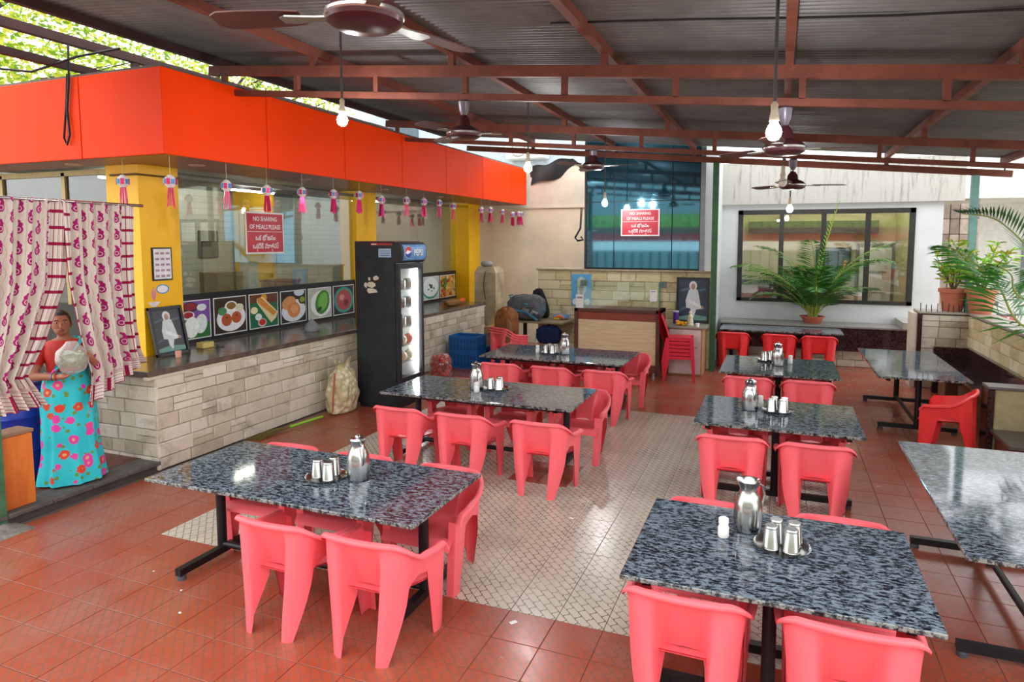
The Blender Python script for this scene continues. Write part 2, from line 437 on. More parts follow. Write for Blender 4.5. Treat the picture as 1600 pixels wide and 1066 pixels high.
# back stone wall with the blue glass above
wb = sroot('wall_back')
G().box(-4.5, -1.12, 12.36, 12.75, 0, 1.78).obj('wall_core', MORTAR, wb, 0)
stones(wb, (-4.5, 12.36, 0), 0, 3.38, 0, 1.78, 10, STONE_Y, .25, .5, .035, 11)
G().rbox(-4.52, -1.11, 12.28, 12.78, 1.78, 1.815, .005).obj('coping', M('a99d82', .8, 0, .2, 8), wb, 0)
CREAM = M('f2e4c8', .85, 0, .1, 1.6, .2); CREAM2 = M('e2d8c4', .85, 0, .14, 1.6, .2); WHITE = M('cdd0d0', .8, 0, .05, 2., .2)
wr = sroot('wall_rear')
G().box(-8., -3.3, 14.7, 14.9, -.1, 3.13).obj('wall_panel', CREAM, wr, 0)
G().box(-8., -3.3, 14.66, 14.9, 3.13, 3.17).obj('string_course', CREAM2, wr, 0)
G().box(-8., -3.3, 14.68, 14.9, 3.17, 4.1).obj('wall_panel', CREAM2, wr, 0)
# white wall with window
ww = sroot('wall_window'); WY = 14.2; wx0, wx1, wz0, wz1 = -.80, 2.37, 1.13, 2.98
def stain():
    m, nt, b = newmat('stained_white_plaster', .85, 0, .2); co = coords(nt)
    a = noise(nt, co, 3, 5, .7, 0, (5, 1, .5)); c = mix(nt, (X(nt, a)-.52).max(0)*3.2, 'b6b4ac', '554e46')
    nt.links.new(c, b.inputs['Base Color']); return m
STAIN = stain()
for bx in ((-1.15, wx0, 0, 3.1), (wx1, 2.82, 0, 3.1), (wx0, wx1, 0, wz0), (wx0, wx1, wz1, 3.1)):
    G().box(bx[0], bx[1], WY, WY+.22, bx[2], bx[3]).obj('wall_panel', WHITE, ww, 0)
G().box(-1.15, 3.12, WY-.12, WY+1.2, 3.09, 3.92).obj('roof_band', STAIN, ww, 0)
G().box(-1.36, -1.12, 12.78, WY+.2, 0, 4.2).obj('side_return', WHITE, ww, 0)
win = sroot('window_1', (wx0, WY, wz0)); o = (wx0, WY, wz0); FR = M('26231f', .5, 0, .4, 10)
for b in ((wx0, wx1, wz0, wz0+.07), (wx0, wx1, wz1-.09, wz1), (wx0, wx0+.09, wz0, wz1), (wx1-.09, wx1, wz0, wz1)):
    G(o).box(b[0], b[1], WY-.03, WY+.08, b[2], b[3]).obj('window_frame', FR, win, 0)
for x in (.03, .80, 1.58): G(o).box(x-.045, x+.045, WY-.02, WY+.07, wz0, wz1).obj('mullion', FR, win, 0)
PANE = glass('window_pane', (.94, .96, .95), .10)
xs = [wx0, .03, .8, 1.58, wx1]
for a, b in zip(xs, xs[1:]): G(o).box(a+.02, b-.02, WY+.03, WY+.036, wz0+.02, wz1-.02).obj('pane', PANE, win, 0)
# room behind that window
rr = sroot('wall_inner_room')
IN = M('c9bd95', .8, 0, .08, 2)
G().box(-1.3, 2.8, 18., 18.2, 0, 3.6).obj('wall_panel', IN, rr, 0)
G().box(-1.4, -1.2, WY+.2, 18., 0, 3.6).obj('wall_panel', WHITE, rr, 0)
G().box(2.6, 2.8, WY+.22, 18., 0, 3.08).obj('wall_panel', IN, rr, 0)
G().box(-1.3, 2.8, WY+1.25, 18.2, 3.6, 3.7).obj('ceiling_slab', WHITE, rr, 0)
G().box(-1.3, 2.8, WY+.2, 18.2, -.1, 0).obj('floor_slab', M('8a7f70', .4), rr, 0)
G().box(-.75, 2.2, 17.7, 17.98, 2.55, 2.85).obj('lintel', M('4d4743', .6), rr, 0)
G().box(-.9, .9, 16.4, 16.5, 0, 1.45).obj('wainscot', M('4b2a24', .4), rr, 0)
d = sroot('door_1', (2.3, 17.9, 0)); o = (2.3, 17.9, 0)
G(o).box(1.75, 2.6, 17.88, 17.98, 0, 2.3).obj('door_frame', M('6d675e', .5), d, 0)
G(o).box(1.83, 2.52, 17.84, 17.88, .1, 2.2).obj('door_leaf', M('d8d4ca', .5), d, 0)
for z in (.45, 1.1, 1.6): G(o).box(1.93, 2.42, 17.82, 17.845, z, z+.03).obj('door_rail', M('8b877c', .5), d, 0)
G(o).box(2.05, 2.12, 17.8, 17.84, 1.0, 1.2).obj('door_handle', STEEL, d, 0)
# planter bench under the window
pb = sroot('trim_2', (0, 13.5, 0)); o = (0, 13.5, 0)
G(o).box(-1.05, 2.28, 13.56, 14.19, 0, .74).obj('planter_core', MORTAR, pb, 0)
stones(pb, (-1.05, 13.56, 0), 0, 3.33, 0, .30, 2, STONE, .3, .5, .03, 21)
for a, b in ((-1.05, .05), (.05, 1.2), (1.2, 2.28)):
    G(o).rbox(a+.001, b-.001, 13.47, 13.56, .31, .73, .004).obj('granite_panel', GRANITE_DK, pb, 0)
    G(o).rbox(a+.001, b-.001, 13.44, 14.18, .735, .77, .004).obj('coping_slab', M('8b8781', .35, 0, .15), pb, 0)
G(o).rbox(2.1, 2.3, 13.3, 14.18, .77, .90, .006).obj('coping_slab', M('a9a59c', .5), pb, 0)
# ================================================================ PARAPET AND BOOTHS
pr_ = sroot('wall_parapet', (2.8, 6., 0)); o = (2.8, 6, 0)
G(o).box(2.83, 3.08, 3.5, 12.3, -.1, 1.2).obj('wall_core', MORTAR, pr_, 0)
G(o).box(2.16, 2.9, 12.04, 12.45, 0, 1.2).obj('wall_core', MORTAR, pr_, 0)
stones(pr_, (2.83, 12.04, 0), -PI/2, 8.4, 0, 1.18, 7, STONE_Y, .3, .55, .03, 31)
stones(pr_, (2.16, 12.04, 0), 0, .65, 0, 1.18, 7, STONE, .2, .35, .03, 33)
G(o).rbox(2.78, 3.12, 3.4, 12.5, 1.2, 1.235, .005).obj('coping', M('a19a8e', .35, 0, .15), pr_, 0)
G(o).rbox(2.12, 2.8, 11.98, 12.5, 1.2, 1.235, .005).obj('coping', M('a19a8e', .35, 0, .15), pr_, 0)
G(o).box(2.10, 2.165, 11.98, 12.4, 0, 1.2).obj('granite_panel', GRANITE_DK, pr_, 0)
G(o).box(2.03, 2.1, 12.0, 12.4, 0, 1.2).obj('wall_core', STONE, pr_, 0)
for i in range(9): G(o).cyl((2.14+i*.075, 12.0, 1.2), (2.14+i*.075+rnd.uniform(-.01, .01), 12.0, 1.36+rnd.uniform(-.03, .05)), .006, n=6).obj('spike', BLACKMETAL, pr_)
def bench(loc, parts, label):
    t = thing('booth_bench', label, 'bench', loc)
    for nm, b, m in parts: G(loc).rbox(*b, .005).obj(nm, m, t, 0)
bench((2.5, 11.6, 0), (('backrest', (2.28, 2.795, 11.66, 11.74, 0, .72), GRANITE_DK), ('side_panel', (2.73, 2.795, 8.62, 11.65, .3, .72), GRANITE_DK), ('seat', (2.28, 2.72, 11.1, 11.65, .40, .44), GRANITE_DK), ('seat', (2.4, 2.725, 8.62, 11.09, .40, .44), GRANITE_DK), ('seat_base', (2.36, 2.72, 11.2, 11.64, 0, .40), M('7d5a3e', .7)), ('seat_base', (2.5, 2.72, 8.62, 11.09, 0, .40), M('7d5a3e', .7))), 'dark maroon granite corner bench between the parapet and the single-chair table')
bench((2.5, 8.4, 0), (('backrest', (2.24, 2.79, 8.40, 8.60, 0, .74), M('b9ac86', .8, 0, .2, 5)), ('end_panel', (2.17, 2.235, 8.36, 8.61, 0, .74), GRANITE_DK), ('cap', (2.17, 2.79, 8.36, 8.61, .745, .775), M('6e6a68', .3)), ('seat', (2.2, 2.79, 7.7, 8.355, .27, .31), M('5c5956', .3)), ('seat_base', (2.26, 2.79, 7.75, 8.39, 0, .27), M('7a4a36', .7))), 'stone booth partition with grey slab cap and low seat, behind the red single chair')
# ================================================================ SHOP
YEL = M('ffc008', .45, 0, .05, 2, .4)
ORANGE = M('f44004', .42, 0, .04, 2, .08)
SEAM = M('30100a', .8)
SX = -5.6; SY = 4.76; FZ0, FZ1 = 3.2, 4.03
fa = thing('fascia_board', 'glossy orange fascia cladding in big panels above the shop counter', 'fascia', (SX, SY, FZ0)); o = (SX, SY, FZ0)
ys = [SY, 6.155, 7.62, 9.09, 10.56, 12.1, 13.6, 14.55]
for a, b in zip(ys, ys[1:]): G(o).rbox(SX-.03, SX, a+.006, b-.006, FZ0, FZ1, .004).obj('panel', ORANGE, fa, 0)
xs = [SX, -6.75, -8.2, -9.7, -11.]
for a, b in zip(xs, xs[1:]): G(o).rbox(b+.006, a-.0005 if a == SX else a-.006, SY-.0, SY+.03, FZ0, FZ1, .004).obj('panel', ORANGE, fa, 0)
G(o).box(SX-.06, SX-.03, SY+.04, 14.55, FZ0+.02, FZ1-.02).obj('backing', SEAM, fa, 0)
G(o).box(-11, SX-.06, SY+.03, SY+.06, FZ0+.02, FZ1-.02).obj('backing', SEAM, fa, 0)
G(o).box(-11., SX-.03, SY+.03, 14.5, FZ1, FZ1+.03).obj('top_sheet', M('5b534c', .6), fa, 0)
SOF = M('8a4a3a', .35, 0, .1, 3)
for a, b in ((4.8, 6.9), (6.9, 9.), (9., 11.2), (11.2, 14.5)):
    G(o).box(-6.6, SX-.03, a+.004, b-.004, FZ0+.0, FZ0+.02).obj('soffit_panel', SOF, fa, 0)
for a, b in ((-6.6, -8.6), (-8.6, -10.9)): G(o).box(b+.004, a-.004, 4.8, 5.3, FZ0, FZ0+.02).obj('soffit_panel', SOF, fa, 0)
for p in ((-6.1, 5.6), (-6.1, 7.4), (-6.1, 9.3), (-6.1, 11.2), (-7.3, 5.05)):
    G(o).lathe([(.0, -.012), (.07, -.012), (.085, -.006), (.085, .0)], (p[0], p[1], FZ0), 18).obj('downlight', M('c8a090', .4), fa)
wsx = sroot('wall_shop')
for (x0, x1, y0, y1) in ((-7.15, -6.65, 5.3, 5.82), (-7.12, -6.92, 9.69, 10.3), (-7.12, -6.65, 13.6, 14.2)):
    G().box(x0, x1, y0, y1, .95, FZ0+.02).obj('pillar', YEL, wsx, 0)
G().box(-7.05, -6.63, 5.27, 5.84, FZ0-.12, FZ0-.1).obj('pillar_seam', M('6b4a10', .8), wsx, 0)
INW = M('c3c6c0', .5, 0, .06, 2)
def m_wtile():
    m, nt, b = newmat('white_kitchen_tile', .3); co = coords(nt); t = nt.nodes.new('ShaderNodeTexBrick'); mp = nt.nodes.new('ShaderNodeMapping')
    sp = nt.nodes.new('ShaderNodeSeparateXYZ'); nt.links.new(co, sp.inputs[0]); cb = nt.nodes.new('ShaderNodeCombineXYZ'); nt.links.new(sp.outputs[1], cb.inputs[0]); nt.links.new(sp.outputs[2], cb.inputs[1])
    nt.links.new(cb.outputs[0], t.inputs[0]); t.inputs['Color1'].default_value = lin('c9ccc6'); t.inputs['Color2'].default_value = lin('bfc3bd'); t.inputs['Mortar'].default_value = lin('9a9d97')
    t.inputs['Scale'].default_value = 2.2; t.inputs['Mortar Size'].default_value = .008; t.offset = 0; nt.links.new(t.outputs[0], b.inputs['Base Color']); return m
G().box(-10.2, -10., 5.3, 14.6, 0, 3.4).obj('wall_panel', m_wtile(), wsx, 0)
G().box(-10., -7.1, 14.4, 14.6, 0, 3.4).obj('wall_panel', INW, wsx, 0)
G().box(-10.2, -7.1, 5.3, 14.6, 3.3, 3.4).obj('ceiling_slab', M('8f928e', .7), wsx, 0)
G().box(-10.2, -7.1, 5.3, 14.6, -.05, 0).obj('floor_slab', M('6a6a66', .5), wsx, 0)
G().box(-10.2, -7.15, 5.32, 5.4, 0, 1.6).obj('end_wall', M('3a3632', .8), wsx, 0)
SHOPGL = glass('shop_window_glass', (.82, .87, .85), .16)
ALU = M('6d6a5c', .4, .4)
w2 = sroot('window_2', (-7.0, 6., 1.05)); o = (-7, 6, 1.05)
for a, b in ((5.82, 7.75), (7.75, 9.69), (10.3, 11.9), (11.9, 13.6)):
    G(o).box(-7.0, -6.992, a+.002, b-.002, 1.05, FZ0).obj('pane', SHOPGL, w2, 0)
for a, b in ((5.82, 9.69), (10.3, 13.6)):
    G(o).box(-7.03, -6.97, a, b, FZ0-.07, FZ0-.03).obj('window_frame', ALU, w2, 0)
    G(o).box(-7.03, -6.97, a, b, 1.045, 1.08).obj('window_frame', ALU, w2, 0)
w3 = sroot('window_3', (-7.5, 5.33, 1.6)); o = (-7.5, 5.33, 1.6)
BR = M('a08a55', .4, .4)
for x in (-7.87, -9.0, -10.1): G(o).box(x-.03, x+.03, 5.30, 5.36, 1.6, FZ0-.05).obj('window_frame', BR, w3, 0)
G(o).box(-10.2, -7.15, 5.30, 5.36, FZ0-.09, FZ0-.03).obj('window_frame', BR, w3, 0)
for a, b in ((-10.1, -9.), (-9., -7.87), (-7.87, -7.15)): G(o).box(a+.03, b-.02, 5.325, 5.332, 1.62, FZ0-.09).obj('pane', glass('tinted_end_glass', (.30, .32, .29), .10), w3, 0)
# inner partition, second yellow pillar and kitchen things seen through the glass
G().box(-9.9, -9.0, 9.9, 10.0, 0, 3.3).obj('inner_pillar', YEL, wsx, 0)
G().box(-7.9, -7.5, 10.55, 10.85, 0, 3.3).obj('inner_pillar', YEL, wsx, 0)
kw = thing('kitchen_worktop', 'grey kitchen worktop behind the shop window', 'worktop', (-7.8, 8., 0)); o = (-7.8, 8., 0)
G(o).box(-8.3, -7.35, 5.9, 10.5, 1.22, 1.27).obj('top', M('84847e', .3), kw, 0)
G(o).box(-8.2, -7.45, 6., 10.45, 0, 1.22).obj('base', M('74746e', .5), kw, 0)
kw = thing('kitchen_worktop', 'grey kitchen worktop behind the three dish photographs', 'worktop', (-7.8, 12., 0)); o = (-7.8, 12., 0)
G(o).box(-8.3, -7.35, 10.9, 13.5, 1.22, 1.27).obj('top', M('84847e', .3), kw, 0)
G(o).box(-8.2, -7.45, 10.95, 13.45, 0, 1.22).obj('base', M('74746e', .5), kw, 0)
WARM = emit('added_fill_tube', 'fff6e2', 60.)
for i, (x, y) in enumerate(((-8.8, 7.), (-8.8, 9.2), (-8.4, 12.2))):  # glowing tubes added to brighten the kitchen behind the glass
    t = thing('fill_tube', ('added fill tube on the kitchen ceiling near the end window', 'added fill tube on the kitchen ceiling behind the notice', 'added fill tube on the kitchen ceiling behind the fridge')[i], 'lamp', (x, y, 3.24))
    G((x, y, 3.24)).box(x-.04, x+.04, y-.62, y+.62, 3.25, 3.3).obj('batten', M('dddddd', .5), t, 0)
    G((x, y, 3.24)).cyl((x, y-.58, 3.235), (x, y+.58, 3.235), .016, n=10).obj('tube', WARM, t)
def kbox(name, label, cat, x0, x1, y0, y1, z0, z1, c, tilt=0, lidc=None):
    cx, cy = (x0+x1)/2, (y0+y1)/2
    t = thing(name, label, cat, (cx, cy, z0), tilt)
    w_, d_ = (x1-x0)/2, (y1-y0)/2; h = z1-z0
    G().rbox(-w_, w_, -d_, d_, 0, h*.97, .008).obj('body', M(c, .7, 0, .12, 8), t, 0)
    G().box(-w_*.99, w_*.99, -d_*.08, d_*.08, h*.965, h*.978).obj('tape', M(lidc or 'c9b48a', .5), t, 0)
    return t
kbox('carton', 'brown open carton on the kitchen worktop behind the notice', 'carton', -7.95, -7.6, 7.25, 7.75, 1.27, 1.92, 'a98a58')
kbox('carton', 'white printed carton leaning beside the brown carton in the kitchen', 'carton', -7.75, -7.6, 7.8, 8.1, 1.27, 2.05, 'dcdcd4', .25)
def pot(name, label, cat, x, y, z, r, h, m, band=None):
    t = thing(name, label, cat, (x, y, z))
    G().lathe([(r*.8, 0), (r*.98, h*.1), (r, h*.3), (r, h*.9), (r*1.08, h*.96), (r*1.08, h), (r*.96, h*.99), (r*.94, h*.3), (r*.75, .012)], n=24).obj('body', m, t)
    for s in (-1, 1): G().tube([(s*r, -.04, h*.75), (s*(r+.04), -.03, h*.78), (s*(r+.04), .03, h*.78), (s*r, .04, h*.75)], .007, 6).obj('handle', m, t)
    return t
pot('cooking_pot', 'crimson cooking pan on the kitchen worktop beside the white carton', 'pot', -7.7, 8.65, 1.27, .30, .45, M('8e1f33', .3))
pot('cooking_pot', 'steel cooking pot on the kitchen worktop by the yellow pillar', 'pot', -7.7, 6.35, 1.27, .2, .33, STEEL)
pot('cooking_pot', 'wide steel basin on the kitchen worktop seen beyond the fridge', 'pot', -7.75, 12.6, 1.27, .3, .35, STEEL)
for i, (y, z, w_, h) in enumerate(((8.0, 2.1, .3, .35), (9.35, 2.05, .45, .5))):
    t = thing('wall_switchboard', ('small white switchboard on the kitchen back wall', 'grey meter board on the kitchen back wall near the inner pillar')[i], 'switchboard', (-9.99, y, z)); o = (-9.99, y, z)
    G(o).rbox(-10., -9.96, y-w_/2, y+w_/2, z, z+h, .01).obj('plate', M(('dddcd6', '77776f')[i], .5), t, 0)
    for k in range(4): G(o).box(-9.96, -9.945, y-w_/2+.05+k*.06, y-w_/2+.085+k*.06, z+h*.4, z+h*.6).obj('switch', M('3a3a38', .5), t, 0)
# a bundle of greens and cloth on the worktop by the pillar
def mound(name, label, cat, c, r, n, col, seed, leaf=False):
    t = thing(name, label, cat, c); rr = random.Random(seed)
    for k in range(n):
        a = rr.uniform(0, 2*PI); q = rr.random()**.5
        p = (r[0]*q*math.cos(a), r[1]*q*math.sin(a), max(0, r[2]*(1-q))*rr.uniform(.3, 1)+.04)
        s = rr.uniform(.5, 1.)*.09
        G().ell(p, (s, s*.8, s*.6), 9, 6).obj(name+'_piece', M(col[k % len(col)], .6), t)
    return t
mound('vegetable', 'heap of greens on the kitchen worktop beside the yellow pillar', 'vegetables', (-7.55, 9.3, 1.27), (.2, .3, .5), 14, ('4e6b2a', '6c7d35', '8a7a3a', '3f6f74'), 2)
mound('vegetable', 'heap of onions and greens on the worktop behind the picture board by the fridge', 'vegetables', (-7.45, 12.7, 1.27), (.2, .6, .55), 18, ('8a4a3a', '6c7d35', '8a8a70', '9c8a4a'), 4)
# ---------------------------------------------------------------- printed boards of dishes
def prnt(par, plane, u0, u1, v0, v1, bg, shapes, name='picture', depth=.004, border='e8e8e4', nrm=(1, 0, 0)):
    """a printed picture as a thin raised panel with thin colour fields; plane(u,v) gives the point"""
    P = Vector(par.matrix_basis.translation); n = Vector(nrm)
    def q(a, b, d): return Vector(plane(lerp(u0, u1, a), lerp(v0, v1, b)))+n*d
    e = .025
    po = G(P).plate([q(0, 0, 0), q(1, 0, 0), q(1, 1, 0), q(0, 1, 0)], n, depth).obj(name, M(border, .4, 0, .04), par, 0, True)
    lay = [G(P).plate([q(e, e, depth), q(1-e, e, depth), q(1-e, 1-e, depth), q(e, 1-e, depth)], n, .0012).obj('print', M(bg, .4, 0, .15, 14), po, 0, True)]
    for i, s in enumerate(shapes):
        d = depth+.0012+.0009*(i+1)
        if s[0] == 'e':
            _, cu, cv, ru, rv, rot, col = s; k = 26
            pts = []
            for j in range(k):
                a = 2*PI*j/k; x, y = ru*math.cos(a), rv*math.sin(a)
                pts.append((cu+x*math.cos(rot)-y*math.sin(rot), cv+x*math.sin(rot)+y*math.cos(rot)))
        else: pts, col = s[1], s[2]
        pts = [(max(e, min(1-e, a)), max(e, min(1-e, b))) for a, b in pts]
        g = G(P).plate([q(a, b, depth) for a, b in pts], n, d-depth); g.obj('print', M(col, .45, 0, .12, 25), po, 0, True)
    return po
E_ = lambda *a: ('e',)+a
dishes = [
 ('2c6a34', [('p', [(0, .45), (.5, .55), (1, .4), (1, 1), (0, 1)], '7a4aa0'), E_(.45, .83, .2, .13, 0, '20262a'), E_(.45, .84, .17, .1, 0, '8e2030'), E_(.75, .8, .13, .09, 0, 'dfe8e8'), E_(.38, .62, .17, .11, 0, 'e8e0e4'), E_(.38, .63, .13, .08, 0, 'a01c30'), E_(.72, .38, .16, .25, -.15, 'dce8e2'), E_(.46, .31, .19, .27, -.1, 'eef4f0')]),
 ('3a2a1e', [E_(.52, .42, .44, .36, .1, 'e9e9ea'), E_(.52, .74, .19, .14, 0, 'f2f2ee'), E_(.52, .75, .14, .1, 0, '8a6a2c'), E_(.25, .62, .13, .11, 0, '4f8a5a'), E_(.77, .68, .13, .11, 0, 'd9d8b8'), E_(.37, .38, .15, .17, .1, 'b6562a'), E_(.67, .42, .15, .16, .1, 'b6562a'), E_(.37, .44, .03, .03, 0, '6a2a12'), E_(.67, .48, .03, .03, 0, '6a2a12')]),
 ('1d6a4a', [('p', [(0, .75), (1, .7), (1, 1), (0, 1)], '6a3a1e'), E_(.5, .86, .1, .12, 0, 'e0a030'), E_(.16, .53, .12, .1, 0, 'f0e4b0'), E_(.3, .33, .11, .1, 0, 'e4e8e4'), E_(.42, .16, .14, .12, 0, 'd8d0c8'), E_(.42, .17, .11, .09, 0, 'c22a20'), ('p', [(.25, .86), (.45, .9), (.96, .42), (.9, .25), (.72, .12), (.25, .75)], 'e8d8a8'), ('p', [(.25, .86), (.4, .88), (.93, .4), (.8, .32), (.3, .72)], 'd8903a')]),
 ('1f1f22', [E_(.5, .38, .46, .34, .1, 'e4e8ee'), E_(.72, .93, .2, .12, 0, 'd4e0ea'), E_(.84, .68, .15, .13, 0, '1d1d1d'), E_(.84, .69, .11, .09, 0, '90a030'), E_(.32, .62, .27, .2, .3, 'dd9a5a'), E_(.5, .4, .24, .24, 0, 'dc8a4e'), E_(.52, .42, .15, .14, 0, 'e8a268')]),
 ('bfc2b4', [E_(.55, .48, .46, .42, 0, 'eef0ec'), E_(.6, .52, .3, .40, -.35, '3f8a30'), E_(.62, .54, .2, .3, -.35, '7cc050'), E_(.45, .3, .12, .06, .5, '24481c')]),
 ('2c2c2e', [E_(.5, .5, .46, .44, 0, '2f9a88'), E_(.5, .5, .36, .36, 0, 'a84a4e'), E_(.4, .6, .12, .1, .3, 'd08a84'), E_(.6, .4, .12, .1, .3, '7a2a34')]),
]
BLK = M('15161a', .45)
def board(name, label, y0, y1, pics, z0=1.05, z1=1.68, pz=(1.10, 1.60), gap=.07):
    t = thing(name, label, 'menu board', (-6.97, y0, z0)); G((-6.97, y0, z0)).box(-6.985, -6.965, y0, y1, z0, z1).obj('backing', BLK, t, 0)
    n = len(pics); wd = (y1-y0-gap*.5)/n
    for i, (bgc, shp) in enumerate(pics):
        prnt(t, lambda u, v: (-6.965, u, v), y0+gap*.5+i*wd, y0+gap*.5+(i+1)*wd-gap*.7, pz[0], pz[1], bgc, shp)
board('menu_board', 'long black board of six dish photographs along the shop window ledge', 5.90, 9.68, dishes)
rr = random.Random(3)
dd = [('cfd8da', [E_(rr.random()*.9+.05, rr.random()*.9+.05, .04, .05, rr.random()*3, ('3a5a66', '27343a', '7f9a9a')[k % 3]) for k in range(30)]),
      ('b9c2c0', [E_(.5, .5, .5, .46, 0, '2c8a6a'), E_(.5, .55, .46, .42, 0, 'dfe6e6')]+[E_(.25+rr.random()*.5, .3+rr.random()*.5, .04, .03, rr.random()*3, '33423e') for k in range(12)]),
      ('c8a050', [E_(rr.random()*.9+.05, rr.random()*.9+.05, .09, .07, rr.random()*3, ('b8402a', '5a7a2a', 'e0c070', 'd8903a')[k % 4]) for k in range(34)])]
board('menu_board', 'short black board of three dish photographs beyond the fridge', 10.4, 13.55, [('cfd8da', dd[0][1])]+dd, 1.05, 1.68)
# ---------------------------------------------------------------- notices
RED = M('c8283a', .4, 0, .05); WHT = M('f0f0ee', .5, 0, .03)
def notice(label, org, xd, nrm, wd, ht):
    xd = Vector(xd); up = Vector((0, 0, 1)); org = Vector(org); n = Vector(nrm)
    t = thing('notice_sign', label, 'sign', org)
    G(org).plate([org, org+xd*wd, org+xd*wd+up*ht, org+up*ht], n, .004).obj('border', WHT, t, 0, True)
    b = .022*wd/.7
    p = org+n*.004
    G(org).plate([p+xd*b+up*b, p+xd*(wd-b)+up*b, p+xd*(wd-b)+up*(ht-b), p+xd*b+up*(ht-b)], n, .0015).obj('red_panel', RED, t, 0, True)
    c = org+xd*(wd/2)+n*.0056; k = ht/.58
    for s, sz, dz in (('NO SHARING', .088, .455), ('OF MEALS PLEASE', .088, .345), ('ఒక భోజనం', .10, .19), ('ఒకరికి మాతమే', .10, .075)):
        text(s, sz*k, WHT, t, c+up*dz*k, xd, up, .001, sx=.86)
        if s.startswith('ఒకరికి'):        # the small letters that hang under their consonants
            W = twidth(s, sz*k)
            for a_, b_, g_ in (('ఒ', 'ఒక', 'క'), ('ఒకరికి మా', 'ఒకరికి మాత', 'ర')):
                x_ = ((twidth(a_, sz*k)+twidth(b_, sz*k))/2-W/2)*.86
                text(g_, sz*k*.5, WHT, t, c+xd*x_+up*(dz*k-.042*k), xd, up, .001, sx=.86)
    G(org).plate([c+xd*(-wd*.46)+up*.305*k, c+xd*(wd*.46)+up*.305*k, c+xd*(wd*.46)+up*.312*k, c+xd*(-wd*.46)+up*.312*k], n, .001).obj('rule', WHT, t, 0, True)
notice('red and white no-sharing notice stuck on the shop window', (-6.985, 7.19, 2.17), (0, 1, 0), (1, 0, 0), .76, .60)
a = onY(970, 369, 12.28); b = onY(1031, 326, 12.28)
notice('red and white no-sharing notice stuck on the blue glass', (a[0], 12.285, a[2]), (1, 0, 0), (0, -1, 0), b[0]-a[0], b[2]-a[2])
# price list and stickers on the near yellow pillar
t = thing('price_list', 'small black framed price list on the yellow pillar', 'notice', (-6.645, 5.42, 1.9)); o = (-6.645, 5.42, 1.9)
G(o).box(-6.65, -6.635, 5.42, 5.68, 1.90, 2.28).obj('frame', BLK, t, 0)
G(o).box(-6.635, -6.632, 5.437, 5.663, 1.917, 2.263).obj('sheet', M('e6e4e8', .5), t, 0)
for i in range(5):
    for j in range(3): G(o).box(-6.632, -6.6312, 5.455+j*.07, 5.505+j*.07, 1.94+i*.065, 1.965+i*.065).obj('print', M('a48a94', .5), t, 0)
t = thing('sticker', 'rainbow-edged payment sticker under the framed price list', 'sticker', (-6.648, 5.55, 1.77)); o = (-6.648, 5.55, 1.77)
G(o).plate([(-6.65, 5.55+.085*math.cos(a)+.0, 1.80+.055*math.sin(a)) for a in [2*PI*k/18 for k in range(18)]], (1, 0, 0), .003).obj('rim', M('3a8ac8', .4), t, 0, True)
G(o).plate([(-6.647, 5.545+.07*math.cos(a), 1.80+.043*math.sin(a)) for a in [2*PI*k/18 for k in range(18)]], (1, 0, 0), .002).obj('face', WHT, t, 0, True)
t = thing('sticker', 'pink oil lamp sticker beside the framed portrait on the pillar', 'sticker', (-6.648, 5.42, 1.62)); o = (-6.648, 5.42, 1.62)
G(o).plate([(-6.65, 5.35+.16*k/10, 1.66-.06*math.sin(PI*k/10)) for k in range(11)], (1, 0, 0), .003).obj('bowl', M('e6dcd8', .5), t, 0, True)
G(o).plate([(-6.65, 5.43+.03*math.sin(PI*k/8)*s, 1.67+.16*(k/8 if s > 0 else 1-k/8)) for s in (1, -1) for k in range(9)], (1, 0, 0), .003).obj('flame', M('e08a9a', .5), t, 0, True)
